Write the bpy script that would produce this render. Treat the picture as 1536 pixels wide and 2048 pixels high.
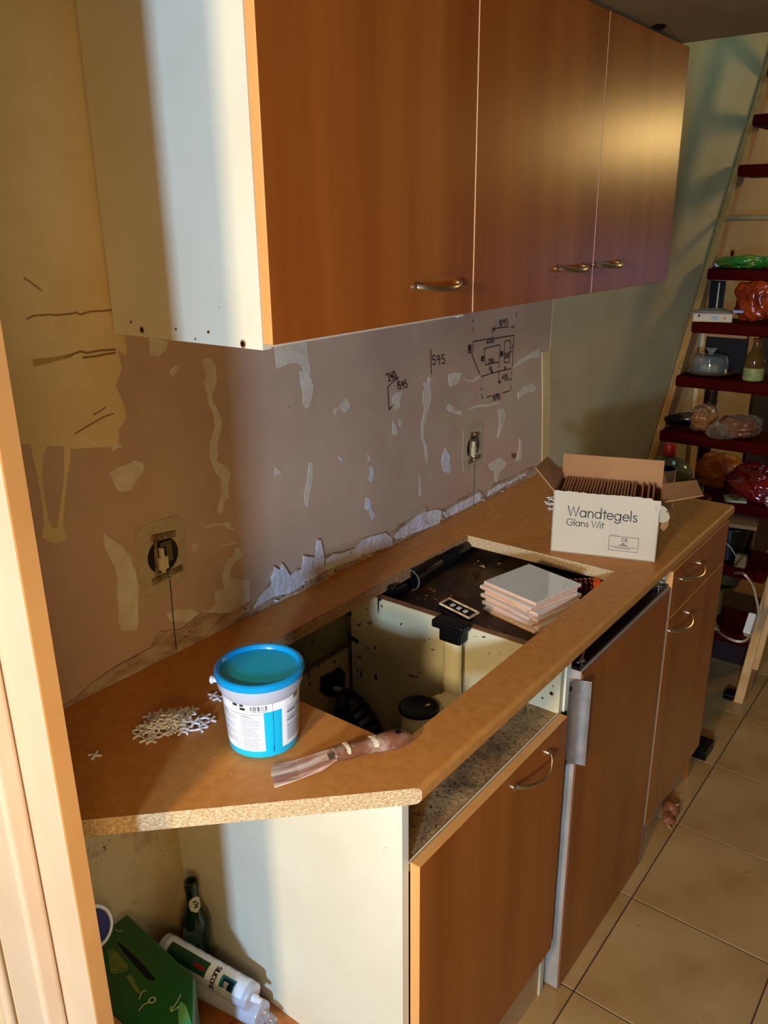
import bpy, bmesh, math, random
from mathutils import Vector, Matrix
R_ = random.Random(7)
PI = math.pi
for o in list(bpy.data.objects): bpy.data.objects.remove(o, do_unlink=True)
SC = bpy.context.scene
COL = SC.collection
def S(r, g, b):
    f = lambda c: c/12.92 if c <= .04045 else ((c+.055)/1.055)**2.4
    return (f(r/255), f(g/255), f(b/255))

# ------------------------------------------------------------------ camera
CAM = Vector((-.4528, -1.159, 1.659)); FPX = 1643.44
_yaw, _pit, _rol = .9111, -.3369, -.0115
_d = Vector((math.cos(_pit)*math.sin(_yaw), math.cos(_pit)*math.cos(_yaw), math.sin(_pit)))
_r = _d.cross(Vector((0, 0, 1))).normalized(); _u = _r.cross(_d)
_R = _r*math.cos(_rol)+_u*math.sin(_rol); _U = -_r*math.sin(_rol)+_u*math.cos(_rol)
cd = bpy.data.cameras.new('camera'); cam = bpy.data.objects.new('camera', cd); COL.objects.link(cam)
m = Matrix((_R, _U, -_d)).transposed().to_4x4(); m.translation = CAM; cam.matrix_world = m
cd.sensor_fit = 'VERTICAL'; cd.sensor_height = 36; cd.lens = FPX/2048*36; cd.clip_start = .02
SC.camera = cam
def hit(ax, val, px, py):
    d = _d+_R*((px-768)/FPX)+_U*((1024-py)/FPX)
    return CAM+d*((val-CAM[ax])/d[ax])

# ------------------------------------------------------------------ world, lights, exposure
SC.view_settings.view_transform = 'Standard'; SC.view_settings.look = 'None'
SC.view_settings.gamma = 1; SC.view_settings.use_curve_mapping = False
SC.view_settings.exposure = 0.0
w = bpy.data.worlds.new('world'); SC.world = w; w.use_nodes = True
w.node_tree.nodes['Background'].inputs[0].default_value = (.60, .42, .19, 1)
w.node_tree.nodes['Background'].inputs[1].default_value = .11
def area(name, loc, target, sx, sy, power, color):
    l = bpy.data.lights.new(name, 'AREA'); l.shape = 'RECTANGLE'; l.size = sx; l.size_y = sy
    l.energy = power; l.color = color
    o = bpy.data.objects.new(name, l); COL.objects.link(o); o.location = loc
    o.rotation_euler = (Vector(target)-Vector(loc)).to_track_quat('-Z', 'Y').to_euler()
    return o
area('cool_window_light', (-2.1, -1.60, 1.42), (.4, -.25, .9), .16, .18, 100, (.36, .60, 1.0))
area('warm_window_light', (-2.1, -.95, 1.84), (.4, -.35, .9), .20, .22, 50, (1.0, .82, .54))
area('loft_skylight', (3.3, -.8, 3.3), (3.1, 0, 3.0), .8, .5, 6.5, (.30, .80, .92))
area('far_window_light', (7.6, -3.0, 1.15), (1.2, -.4, 1.2), 1.3, .6, 2.8, (.5, .54, 1.0))
area('warm_wall_fill', (-.42, -1.0, 1.09), (.1, 0, 1.3), .3, .3, 4.4, (1.0, .70, .34))  # added warm fill below eye height, brightens the shaded left wall
pl = bpy.data.lights.new('hallway_bulb', 'POINT'); pl.energy = 34; pl.color = (1.0, .65, .23); pl.shadow_soft_size = .11
po = bpy.data.objects.new('hallway_bulb', pl); COL.objects.link(po); po.location = (4.98, -1.68, 2.15)

# ------------------------------------------------------------------ materials
MC = {}
def mat(name, col, rough=.5, col2=None, scale=8, stretch=(1, 1, 1), ramp=(.35, .65), bump=0, bscale=60, metal=0,
        spots=None, spot_scale=40, spot_th=.28, spots2=None, spot2_scale=9, spot2_r=(.55, .7), alpha=None, trans=0, coat=0, detail=6, spec=.5, rvar=0):
    if name in MC: return MC[name]
    M = bpy.data.materials.new(name); M.use_nodes = True; nt = M.node_tree; N = nt.nodes; L = nt.links
    b = N['Principled BSDF']
    tc = N.new('ShaderNodeTexCoord'); mp = N.new('ShaderNodeMapping'); mp.inputs['Scale'].default_value = stretch
    L.new(tc.outputs['Object'], mp.inputs['Vector'])
    c = lambda v: (*v[:3], 1)
    cur = None
    if col2 is not None:
        n = N.new('ShaderNodeTexNoise'); n.inputs['Scale'].default_value = scale; n.inputs['Detail'].default_value = detail
        L.new(mp.outputs[0], n.inputs['Vector'])
        r = N.new('ShaderNodeValToRGB'); r.color_ramp.elements[0].position = ramp[0]; r.color_ramp.elements[1].position = ramp[1]
        r.color_ramp.elements[0].color = c(col); r.color_ramp.elements[1].color = c(col2)
        L.new(n.outputs['Fac'], r.inputs[0]); cur = r.outputs[0]
    if spots2 is not None:
        n = N.new('ShaderNodeTexNoise'); n.inputs['Scale'].default_value = spot2_scale; n.inputs['Detail'].default_value = 8; n.inputs['Roughness'].default_value = .7
        L.new(tc.outputs['Object'], n.inputs['Vector'])
        mr = N.new('ShaderNodeMapRange'); mr.inputs[1].default_value = spot2_r[0]; mr.inputs[2].default_value = spot2_r[1]; L.new(n.outputs['Fac'], mr.inputs[0])
        mx = N.new('ShaderNodeMix'); mx.data_type = 'RGBA'; L.new(mr.outputs[0], mx.inputs[0])
        if cur: L.new(cur, mx.inputs[6])
        else: mx.inputs[6].default_value = c(col)
        mx.inputs[7].default_value = c(spots2); cur = mx.outputs[2]
    if spots is not None:
        v = N.new('ShaderNodeTexVoronoi'); v.inputs['Scale'].default_value = spot_scale
        nn = N.new('ShaderNodeTexNoise'); nn.inputs['Scale'].default_value = spot_scale*.6
        ad = N.new('ShaderNodeMixRGB'); ad.inputs[0].default_value = .12; L.new(tc.outputs['Object'], ad.inputs[1]); L.new(tc.outputs['Object'], nn.inputs['Vector']); L.new(nn.outputs['Color'], ad.inputs[2])
        L.new(ad.outputs[0], v.inputs['Vector'])
        mr = N.new('ShaderNodeMapRange'); mr.inputs[1].default_value = spot_th; mr.inputs[2].default_value = spot_th*.55; L.new(v.outputs['Distance'], mr.inputs[0])
        mx = N.new('ShaderNodeMix'); mx.data_type = 'RGBA'; L.new(mr.outputs[0], mx.inputs[0])
        if cur: L.new(cur, mx.inputs[6])
        else: mx.inputs[6].default_value = c(col)
        mx.inputs[7].default_value = c(spots); cur = mx.outputs[2]
    if cur: L.new(cur, b.inputs['Base Color'])
    else: b.inputs['Base Color'].default_value = c(col)
    b.inputs['Roughness'].default_value = rough; b.inputs['Metallic'].default_value = metal
    b.inputs['Specular IOR Level'].default_value = spec
    if coat: b.inputs['Coat Weight'].default_value = coat; b.inputs['Coat Roughness'].default_value = .11
    if trans: b.inputs['Transmission Weight'].default_value = trans
    if alpha is not None: b.inputs['Alpha'].default_value = alpha
    if bump:
        n = N.new('ShaderNodeTexNoise'); n.inputs['Scale'].default_value = bscale; n.inputs['Detail'].default_value = 5; L.new(mp.outputs[0], n.inputs['Vector'])
        bp = N.new('ShaderNodeBump'); bp.inputs['Strength'].default_value = bump; bp.inputs['Distance'].default_value = .004
        L.new(n.outputs['Fac'], bp.inputs['Height']); L.new(bp.outputs[0], b.inputs['Normal'])
    MC[name] = M; return M
M_door = mat('beech_laminate', S(166, 90, 30), .29, S(140, 68, 18), 1.3, (9, 9, .5), (.3, .7), detail=3, bump=.012, bscale=500, spec=.3)
M_edge = mat('beech_edge_band', S(224, 160, 88), .4, S(214, 146, 74), 4, (3, 3, .6))
M_top = mat('worktop_laminate', S(202, 136, 66), .42, S(192, 124, 56), 60, (1, 1, 1), spots=S(212, 148, 78), spot_scale=260, spot_th=.2, bump=.02, bscale=700, spec=.15)
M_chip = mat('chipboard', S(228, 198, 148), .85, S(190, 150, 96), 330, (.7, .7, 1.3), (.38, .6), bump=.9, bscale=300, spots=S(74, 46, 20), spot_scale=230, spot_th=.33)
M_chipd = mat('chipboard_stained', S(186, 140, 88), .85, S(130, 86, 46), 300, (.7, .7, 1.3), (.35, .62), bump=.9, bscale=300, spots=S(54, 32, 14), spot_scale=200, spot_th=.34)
M_mel = mat('white_melamine', S(224, 214, 184), .42, S(214, 202, 168), 3, bump=.02, bscale=300, spots=S(120, 90, 60), spot_scale=14, spot_th=.035)
M_meld = mat('dirty_melamine', S(206, 192, 150), .55, S(188, 170, 122), 5, spots=S(52, 30, 16), spot_scale=24, spot_th=.13, spots2=S(120, 90, 52), spot2_scale=6, spot2_r=(.56, .8))
M_back = mat('dirty_back_panel', S(200, 176, 128), .6, S(180, 150, 100), 6, spots=S(70, 44, 22), spot_scale=50, spot_th=.13, spots2=S(140, 104, 62), spot2_scale=9)
M_gyp = mat('bare_plasterboard', S(198, 162, 130), .8, S(182, 146, 116), 4, bump=.06, bscale=120, spots=S(90, 60, 40), spot_scale=9, spot_th=.02, spots2=S(186, 166, 128), spot2_scale=3.2, spot2_r=(.52, .66))
M_paint = mat('cream_wall_paint', S(224, 196, 142), .7, S(212, 180, 122), 2.5, bump=.08, bscale=90, spots2=S(204, 168, 92), spot2_scale=1.8, spot2_r=(.5, .75))
M_paint2 = mat('pale_wall_paint', S(196, 176, 130), .6, S(186, 164, 116), 3, bump=.06, bscale=60, spots2=S(150, 112, 62), spot2_scale=3, spot2_r=(.62, .8))
M_patch = mat('plaster_filler', S(216, 200, 170), .75, S(200, 180, 150), 30, bump=.25, bscale=150)
M_patchw = mat('white_filler', S(222, 216, 214), .7, S(196, 184, 170), 26, bump=.8, bscale=90, spots=S(110, 76, 50), spot_scale=30, spot_th=.12)
M_band = mat('old_sealant_band', S(196, 168, 130), .75, S(150, 112, 78), 22, (1, 1, 2.5), bump=1.0, bscale=80, spots=S(96, 60, 34), spot_scale=34, spot_th=.16)
M_ink = mat('marker_ink', S(26, 18, 30), .6)
M_crack = mat('wall_crack', S(140, 98, 50), .9)
M_ceil = mat('ceiling_paint', S(142, 118, 72), .7, S(132, 106, 62), 3)
M_tile = mat('floor_tile', S(184, 142, 86), .28, S(162, 118, 62), 5, spots=S(60, 36, 20), spot_scale=9, spot_th=.022, spots2=S(178, 134, 74), spot2_scale=4, bump=.05, bscale=30)
M_grout = mat('floor_grout', S(66, 40, 24), .9)
M_frame = mat('door_frame_paint', S(206, 178, 142), .4, S(198, 168, 130), 4, bump=.04, bscale=120)
M_edge_shade = mat('frame_edge_shade', S(190, 134, 72), .5, S(180, 124, 62), 6)  # orange shade of the frame's narrow face, put into its colour
M_nick = mat('brushed_nickel', S(208, 190, 160), .28, metal=1)
M_alu = mat('grey_aluminium', S(168, 164, 154), .38, metal=.85, col2=S(150, 146, 138), scale=40)
M_greyp = mat('grey_door_edge', S(170, 158, 140), .5, S(150, 136, 116), 8)
M_blk = mat('black_plastic', S(9, 7, 6), .45, spec=.2)
M_blkg = mat('glossy_black_plastic', S(9, 8, 8), .22, spec=.4)
M_deck = mat('stained_dark_deck', S(86, 58, 26), .5, S(40, 24, 12), 7, spots=S(150, 116, 70), spot_scale=36, spot_th=.09, spots2=S(16, 9, 6), spot2_scale=6, spot2_r=(.5, .66), ramp=(.35, .6))
M_dust = mat('dusty_board', S(178, 146, 92), .85, S(136, 98, 52), 9, bump=.5, bscale=120, spots=S(38, 22, 12), spot_scale=75, spot_th=.3, spots2=S(58, 36, 18), spot2_scale=12, spot2_r=(.48, .68))
M_pvc = mat('cream_pvc', S(226, 212, 164), .4, S(214, 198, 146), 5)
M_wood = mat('pale_pine', S(212, 160, 92), .55, S(190, 132, 66), 4, (8, 8, .8))
M_red = mat('oxblood_paint', S(74, 5, 0), .6, S(60, 3, 0), 5, spec=.03)
M_cyan = mat('cyan_plastic', S(0, 142, 200), .24, spec=.5)
M_cyanb = mat('cyan_label_print', S(0, 176, 212), .35)
M_greyb = mat('grey_translucent_plastic', S(176, 180, 186), .35)
M_white = mat('white_plastic', S(236, 234, 230), .35)
M_lab = mat('white_label', S(240, 240, 238), .4)
M_txt = mat('label_grey_print', S(112, 120, 130), .6)
M_txtd = mat('label_dark_print', S(30, 30, 34), .6)
M_steel = mat('tin_steel', S(205, 200, 190), .18, metal=1)
M_card = mat('brown_cardboard', S(176, 122, 70), .8, S(160, 106, 58), 10)
M_cardw = mat('white_cardboard', S(206, 188, 154), .55, S(198, 178, 142), 6)
M_bisq = mat('tile_bisque', S(228, 178, 138), .8, S(218, 164, 122), 60)
M_glaze = mat('white_glaze', S(226, 226, 216), .08, coat=.5)
M_bisqd = mat('tile_back_brown', S(196, 138, 88), .8, S(180, 122, 74), 30)

# ------------------------------------------------------------------ mesh helpers
class MB:
    def __init__(s): s.v = []; s.f = []; s.m = []
    def add(s, vs, fs, mi=0):
        k = len(s.v); s.v += [Vector(v) for v in vs]; s.f += [tuple(k+i for i in f) for f in fs]; s.m += [mi]*len(fs); return s
    def box(s, x0, x1, y0, y1, z0, z1, mi=0):
        x0, x1 = sorted((x0, x1)); y0, y1 = sorted((y0, y1)); z0, z1 = sorted((z0, z1))
        return s.add([(x0, y0, z0), (x1, y0, z0), (x1, y1, z0), (x0, y1, z0), (x0, y0, z1), (x1, y0, z1), (x1, y1, z1), (x0, y1, z1)],
              [(0, 3, 2, 1), (4, 5, 6, 7), (0, 1, 5, 4), (1, 2, 6, 5), (2, 3, 7, 6), (3, 0, 4, 7)], mi)
    def tbox(s, M, x0, x1, y0, y1, z0, z1, mi=0):
        k = len(s.v); s.box(x0, x1, y0, y1, z0, z1, mi)
        for i in range(k, len(s.v)): s.v[i] = M @ s.v[i]
        return s
    def prism(s, pts, z0, z1, mi=0, mt=None, T=None):
        T = T or (lambda a, b, c: (a, b, c)); n = len(pts)
        vs = [T(p[0], p[1], z0) for p in pts]+[T(p[0], p[1], z1) for p in pts]
        s.add(vs, [tuple(range(n))[::-1]], mi); s.add([], [], 0)
        k = len(s.v)-2*n
        s.f += [tuple(k+n+i for i in range(n))]; s.m += [mt if mt is not None else mi]
        for i in range(n): j = (i+1) % n; s.f.append((k+i, k+j, k+n+j, k+n+i)); s.m.append(mi)
        return s
    def lathe(s, prof, seg=40, M=None, mi=0, mis=None, cap=True):
        M = M or Matrix.Identity(4); k = len(s.v); n = len(prof)
        for r, z in prof:
            for i in range(seg): a = 2*PI*i/seg; s.v.append(M @ Vector((r*math.cos(a), r*math.sin(a), z)))
        for j in range(n-1):
            for i in range(seg):
                i2 = (i+1) % seg
                s.f.append((k+j*seg+i, k+j*seg+i2, k+(j+1)*seg+i2, k+(j+1)*seg+i)); s.m.append(mis[j] if mis else mi)
        if cap:
            if prof[0][0] > 1e-5: s.f.append(tuple(k+i for i in range(seg))[::-1]); s.m.append(mis[0] if mis else mi)
            if prof[-1][0] > 1e-5: s.f.append(tuple(k+(n-1)*seg+i for i in range(seg))); s.m.append(mis[-1] if mis else mi)
        return s
    def tube(s, pts, r, seg=10, mi=0, sq=None, rads=None):
        pts = [Vector(p) for p in pts]; n = len(pts); k = len(s.v); up = None
        for i, p in enumerate(pts):
            t = (pts[min(i+1, n-1)]-pts[max(i-1, 0)]).normalized()
            if up is None: up = t.orthogonal().normalized() if sq is None else (Vector(sq[0])-t*t.dot(Vector(sq[0]))).normalized()
            else: up = (up-t*up.dot(t)).normalized()
            sd = t.cross(up); rr = rads[i] if rads else r
            for q in range(seg):
                a = 2*PI*q/seg; e = (sq[1] if sq else 1)
                s.v.append(p+up*(math.cos(a)*rr)+sd*(math.sin(a)*rr*e))
        for i in range(n-1):
            for q in range(seg):
                q2 = (q+1) % seg; s.f.append((k+i*seg+q, k+i*seg+q2, k+(i+1)*seg+q2, k+(i+1)*seg+q)); s.m.append(mi)
        s.f.append(tuple(k+i for i in range(seg))[::-1]); s.m.append(mi)
        s.f.append(tuple(k+(n-1)*seg+i for i in range(seg))); s.m.append(mi)
        return s
    def build(s, name, mats, parent=None, smooth=False, bevel=0, bseg=2, local=False):
        mats = mats if isinstance(mats, (list, tuple)) else [mats]
        off = Vector((0, 0, 0))
        if parent is not None and not local: off = world_loc(parent)
        me = bpy.data.meshes.new(name); me.from_pydata([tuple(v-off) for v in s.v], [], s.f)
        for q in mats: me.materials.append(q)
        me.polygons.foreach_set('material_index', s.m)
        bm = bmesh.new(); bm.from_mesh(me); bmesh.ops.recalc_face_normals(bm, faces=bm.faces); bm.to_mesh(me); bm.free()
        if smooth:
            for p in me.polygons: p.use_smooth = True
            me.set_sharp_from_angle(angle=math.radians(38))
        me.update()
        o = bpy.data.objects.new(name, me); COL.objects.link(o)
        if parent is not None: o.parent = parent
        if bevel:
            md = o.modifiers.new('bevel', 'BEVEL'); md.width = bevel; md.segments = bseg; md.limit_method = 'ANGLE'; md.angle_limit = math.radians(40)
        return o
def world_loc(o):
    v = Vector((0, 0, 0))
    while o is not None: v = v+o.location; o = o.parent
    return v
def tag(o, label=None, cat=None, group=None, kind=None):
    if label: o['label'] = label
    if cat: o['category'] = cat
    if group: o['group'] = group
    if kind: o['kind'] = kind
    return o
def thing(name, label, cat, loc=(0, 0, 0), rz=0, group=None, rot=None):
    o = bpy.data.objects.new(name, None); COL.objects.link(o); o.location = loc
    o.rotation_euler = rot if rot else (0, 0, rz); o.empty_display_size = .05
    return tag(o, label, cat, group)
def ribbon(mb, polys, wd, T, h=.0004, mi=0):
    """flat strokes: polylines in 2D mapped by T(a,b,c) (c = height off the surface)"""
    for pl_ in polys:
        n = len(pl_)
        if n < 2: continue
        P = [Vector((p[0], p[1])) for p in pl_]; Lf = []; Rt = []
        for i in range(n):
            a = P[i]-P[max(i-1, 0)]; b = P[min(i+1, n-1)]-P[i]
            t = (a.normalized() if a.length > 1e-9 else Vector((0, 0)))+(b.normalized() if b.length > 1e-9 else Vector((0, 0)))
            if t.length < 1e-6: t = b if b.length > 1e-9 else a
            t.normalize(); nn = Vector((-t.y, t.x)); ref = b if b.length > 1e-9 else a
            cs = max(.5, abs(ref.normalized().dot(t))); ext = Vector((0, 0))
            if i == 0: ext = -t*wd*.4
            if i == n-1: ext = t*wd*.4
            Lf.append(P[i]+nn*wd/2/cs+ext); Rt.append(P[i]-nn*wd/2/cs+ext)
        k = len(mb.v)
        for q in Lf: mb.v.append(Vector(T(q.x, q.y, h)))
        for q in Rt: mb.v.append(Vector(T(q.x, q.y, h)))
        for i in range(n-1): mb.f.append((k+i, k+i+1, k+n+i+1, k+n+i)); mb.m.append(mi)
def arc(cx, cy, r, a0, a1, n=14, ry=None):
    ry = ry or r
    return [(cx+r*math.cos(math.radians(a0+(a1-a0)*i/n)), cy+ry*math.sin(math.radians(a0+(a1-a0)*i/n))) for i in range(n+1)]

# ================================================================== SETTING
XE, XF, ZT = 1.8824, .3486, .90
XL, XR, YB, YF = .4109, 1.2425, -.1173, -.5132
# --- back wall
def wallT(a, b, c): return (a, -c, b)
def wp(px, py): h = hit(1, 0, px, py); return (h.x, h.z)
SK = [(340, 1112), (945, 893)]
wb = MB()
wb.box(-.3, 7.0, 0, .12, 0, 3.6)
wall_back = tag(wb.build('wall_back', M_gyp), kind='structure', label='back kitchen wall of bare patched plasterboard above the worktop')
def patch(pts, name='plaster_patch', m=M_patch, h=.0012, jit=0, world=False):
    P = pts if world else [wp(*p) for p in pts]
    if jit:
        Q = []
        for i in range(len(P)):
            a, b = Vector(P[i]), Vector(P[(i+1) % len(P)]); n = max(1, int((b-a).length/.012))
            for k in range(n):
                q = a.lerp(b, k/n)
                if k: q += Vector((R_.uniform(-jit, jit), R_.uniform(-jit, jit)))
                Q.append((q.x, q.y))
        P = Q
    mb = MB(); mb.prism(P, 0, h, T=wallT)
    bm = bmesh.new(); o = mb.build(name, m, wall_back)
    return o
zz = lambda s, ox, oy, L: [(ox+a/s, oy+b/s) for a, b in L]
# paint layers
p1 = [wp(*p) for p in [(235, 700), (243, 735), (231, 772), (244, 800), (249, 815), (252, 836), (237, 860), (238, 889), (220, 893), (150, 898), (120, 892), (60, 890), (20, 884), (-40, 878)]]
patch(p1+[(-.28, p1[-1][1]), (-.28, 2.4), (.36, 2.4), (.36, 1.46), p1[0]], 'paint_layer', M_paint, .0007, world=True, jit=.0006)
patch([(1.886, 0), (1.886, .95), (1.893, 1.1), (1.884, 1.25), (1.89, 1.45), (1.80, 1.52), (1.80, 3.6), (6.9, 3.6), (6.9, 0)], 'paint_layer', M_paint2, .0022, world=True)
A = lambda L, **k: patch(zz(3.012, 0, 560, L), **k)
A([(180, 995), (205, 1100), (235, 1250), (258, 1420), (262, 1480), (243, 1545), (290, 1575), (340, 1587), (400, 1560), (385, 1505), (378, 1480), (388, 1330), (402, 1200), (418, 1100), (425, 985), (380, 985), (385, 1120), (376, 1250), (353, 1400), (342, 1490), (312, 1490), (290, 1440), (270, 1330), (250, 1200), (258, 1060), (287, 985)], m=M_paint)
A([(655, 1165), (700, 1130), (760, 1110), (810, 1085), (850, 1095), (868, 1120), (862, 1150), (835, 1190), (800, 1240), (785, 1270), (715, 1274), (690, 1240), (676, 1190)])
A([(672, 1000), (705, 985), (740, 1000), (700, 1015), (672, 1035)])
A([(620, 1518), (660, 1550), (742, 1605), (755, 1640), (790, 1655), (790, 1700), (817, 1760), (835, 1860), (830, 1960), (832, 2070), (815, 2110), (740, 2115), (708, 2060), (716, 1990), (702, 1900), (707, 1790), (685, 1720), (648, 1650), (630, 1610)])
A([(1215, 480), (1255, 460), (1290, 500), (1307, 600), (1280, 680), (1275, 720), (1310, 780), (1337, 850), (1325, 920), (1305, 990), (1312, 1050), (1300, 1090), (1345, 1110), (1387, 1160), (1370, 1250), (1378, 1305), (1350, 1330), (1337, 1405), (1313, 1400), (1315, 1350), (1335, 1280), (1325, 1190), (1298, 1160), (1263, 1070), (1262, 980), (1293, 880), (1283, 800), (1253, 740), (1248, 680), (1228, 620), (1240, 560), (1225, 510)])
A([(895, 345), (1012, 365), (1000, 420), (950, 467), (905, 450)])
A([(1018, 545), (1055, 508), (1070, 520), (1060, 560), (1035, 582)])
A([(1230, 1488), (1270, 1463), (1330, 1465), (1382, 1453), (1388, 1490), (1415, 1495), (1410, 1505), (1372, 1500), (1352, 1480), (1290, 1478), (1240, 1499)])
A([(1425, 1600), (1455, 1640), (1460, 1665), (1410, 1700), (1385, 1750), (1382, 1800), (1440, 1800), (1500, 1808), (1505, 1930), (1430, 1970), (1340, 2010), (1240, 2060), (1020, 2055), (1000, 2010), (1060, 1985), (1140, 1980), (1200, 2005), (1270, 1980), (1295, 1950), (1290, 1870), (1350, 1860), (1338, 1800), (1350, 1730), (1370, 1680), (1400, 1660)])
A([(1330, 1597), (1400, 1580), (1330, 1555), (1345, 1555), (1430, 1582), (1425, 1590), (1330, 1603)], h=.0009)
A([(1170, 1580), (1190, 1600), (1180, 1635), (1155, 1630), (1155, 1590)], h=.0008)
B = lambda L, **k: patch(zz(3.4115, 540, 640, L), **k)
B([(35, 240), (28, 170), (250, 150), (262, 260), (275, 330), (275, 380), (295, 450), (290, 510), (267, 590), (243, 600), (225, 570), (223, 480), (210, 440), (203, 350), (225, 340), (213, 312), (180, 292), (120, 300), (45, 332)])
B([(480, 580), (520, 535), (546, 570), (540, 600), (510, 632), (492, 620), (484, 596), (458, 612), (441, 650), (437, 607), (465, 590)])
B([(270, 968), (288, 973), (293, 1080), (272, 1180), (258, 1272), (240, 1265), (232, 1190), (253, 1100), (262, 1010)])
B([(468, 928), (495, 945), (492, 968), (475, 958)], m=M_patchw)
B([(665, 913), (685, 930), (683, 965), (670, 960)])
B([(680, 998), (705, 998), (702, 1070), (687, 1107), (668, 1090), (685, 1050)], m=M_patchw)
B([(655, 1210), (681, 1215), (690, 1290), (716, 1330), (697, 1370), (682, 1340), (680, 1305), (645, 1290)], m=M_patchw)
B([(35, 1003), (62, 1020), (82, 1067), (60, 1047), (33, 1062)])
Cc = lambda L, **k: patch(zz(3.84, 700, 660, L), **k)
Cc([(323, 520), (350, 480), (402, 468), (385, 540), (382, 590), (345, 612), (323, 580)])
Cc([(328, 690), (345, 720), (362, 770), (357, 812), (328, 800), (323, 760)])
Cc([(373, 690), (402, 683), (395, 730), (376, 737)])
Cc([(600, 358), (622, 370), (612, 430), (624, 520), (607, 590), (587, 680), (567, 740), (567, 820), (592, 900), (602, 970), (590, 1020), (580, 990), (573, 900), (548, 820), (548, 720), (573, 600), (558, 540), (563, 470), (580, 440), (563, 420), (570, 400), (595, 410)])
Cc([(755, 338), (800, 325), (857, 330), (835, 390), (820, 420), (765, 437), (758, 390)])
Cc([(860, 363), (900, 380), (940, 383), (990, 348), (1002, 360), (950, 400), (900, 397)])
Cc([(738, 600), (760, 568), (797, 590), (805, 620), (862, 615), (860, 657), (820, 645), (760, 627)])
Cc([(900, 622), (920, 598), (980, 573), (1060, 568), (1150, 543), (1152, 557), (1060, 592), (990, 592), (930, 607)])
Cc([(1138, 605), (1182, 598), (1192, 660), (1177, 730), (1147, 810), (1128, 827), (1148, 740), (1143, 660)])
Cc([(735, 903), (762, 960), (767, 1030), (777, 1060), (757, 1102), (720, 1085), (703, 1020), (708, 960)], m=M_patchw)
Cc([(1063, 1030), (1150, 973), (1202, 1020), (1182, 1060), (1147, 1090), (1127, 1172), (1113, 1160), (1108, 1085), (1073, 1070)])
Cc([(1303, 830), (1322, 870), (1312, 1000), (1278, 1005), (1283, 970), (1298, 900)])
Cc([(1240, 292), (1300, 230), (1380, 180), (1452, 140), (1452, 212), (1380, 217), (1290, 272)])
Cc([(1290, 480), (1330, 440), (1400, 410), (1440, 440), (1400, 480), (1380, 470), (1330, 500), (1290, 530)])
Cc([(530, 1120), (548, 1130), (545, 1150), (536, 1150), (545, 1230), (546, 1282), (526, 1270), (532, 1210)], h=.0009)
# old sealant and filler along the worktop
edge_top = [(128, 1408), (150, 1396), (189, 1360), (240, 1326), (300, 1295), (318, 1262), (360, 1258), (400, 1225), (470, 1228), (520, 1185), (540, 1165), (546, 1130), (558, 1138), (562, 1125), (578, 1149), (590, 1138), (601, 1135), (604, 1109), (628, 1112), (632, 1077), (638, 1077), (644, 1103), (650, 1113), (663, 1106), (687, 1102), (707, 1094), (722, 1077), (742, 1070), (769, 1063), (776, 1070), (792, 1052), (815, 1040), (830, 1030), (850, 1012), (855, 1022), (874, 1018), (882, 1020), (906, 1006), (934, 988), (955, 979), (964, 985), (975, 978), (989, 966), (1020, 954), (1036, 946), (1052, 938), (1075, 929)]
patch(edge_top+[(1084, 944), (1000, 985), (779, 1094), (460, 1251), (120, 1420)], 'sealant_band', M_band, .0035, jit=.0006)
for L in ([(540, 1168), (546, 1132), (558, 1140), (562, 1127), (578, 1151), (590, 1140), (601, 1137), (604, 1111), (628, 1114), (632, 1079), (638, 1079), (644, 1105), (646, 1140), (610, 1165), (575, 1185), (545, 1192), (520, 1205), (505, 1215), (515, 1195)],
          [(663, 1108), (687, 1104), (707, 1096), (722, 1079), (742, 1072), (769, 1065), (781, 1075), (782, 1091), (750, 1100), (720, 1112), (690, 1124), (660, 1135), (648, 1140), (650, 1118)],
          [(784, 1072), (800, 1055), (820, 1042), (832, 1030), (850, 1022), (874, 1018), (880, 1022), (876, 1046), (850, 1056), (820, 1066), (790, 1078)],
          [(882, 1026), (906, 1010), (934, 996), (955, 984), (962, 990), (955, 1002), (920, 1020), (890, 1034)],
          [(972, 992), (978, 980), (992, 970), (1020, 960), (1036, 950), (1050, 944), (1040, 956), (1010, 970), (985, 984)],
          [(560, 1205), (590, 1185), (620, 1172), (655, 1152), (650, 1160), (615, 1182), (580, 1202)]):
    patch(L, 'filler_smear', M_patchw, .0055, jit=.0008)
# torn knobs of filler
for i in range(46):
    t = R_.random(); px = 540+t*520; py = 1211-.4927*(px-540)-R_.uniform(1, 16); x, z = wp(px, py)
    if i % 2: continue
    r = R_.uniform(.002, .007); n = 7
    pts = [(x+r*R_.uniform(.5, 1.3)*math.cos(2*PI*k/n), z+r*.7*R_.uniform(.5, 1.3)*math.sin(2*PI*k/n)) for k in range(n)]
    patch(pts, 'filler_lump', M_patchw if i % 4 else M_band, R_.uniform(.006, .010), world=True)
def line_w(L, wd, name='crack', m=M_crack, h=.002):
    mb = MB(); ribbon(mb, [[wp(*p) for p in q] for q in L], wd, wallT, h); return mb.build(name, m, wall_back)
line_w([zz(3.012, 0, 560, [(160, 235), (200, 215), (300, 208), (330, 213), (420, 205), (460, 195), (475, 210), (540, 190), (600, 188), (680, 182)])], .002)
line_w([zz(3.012, 0, 560, [(390, 465), (430, 450), (480, 430), (520, 440), (600, 425), (690, 420)]), zz(3.012, 0, 560, [(495, 468), (560, 462), (620, 450), (690, 440)])], .0026)
line_w([zz(3.012, 0, 560, [(450, 925), (500, 895), (560, 860), (620, 825), (680, 805)]), zz(3.012, 0, 560, [(560, 812), (600, 790), (630, 768)])], .0018)
line_w([zz(2.743, 0, 0, [(130, 1525), (180, 1560), (222, 1592)])], .0015)
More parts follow.
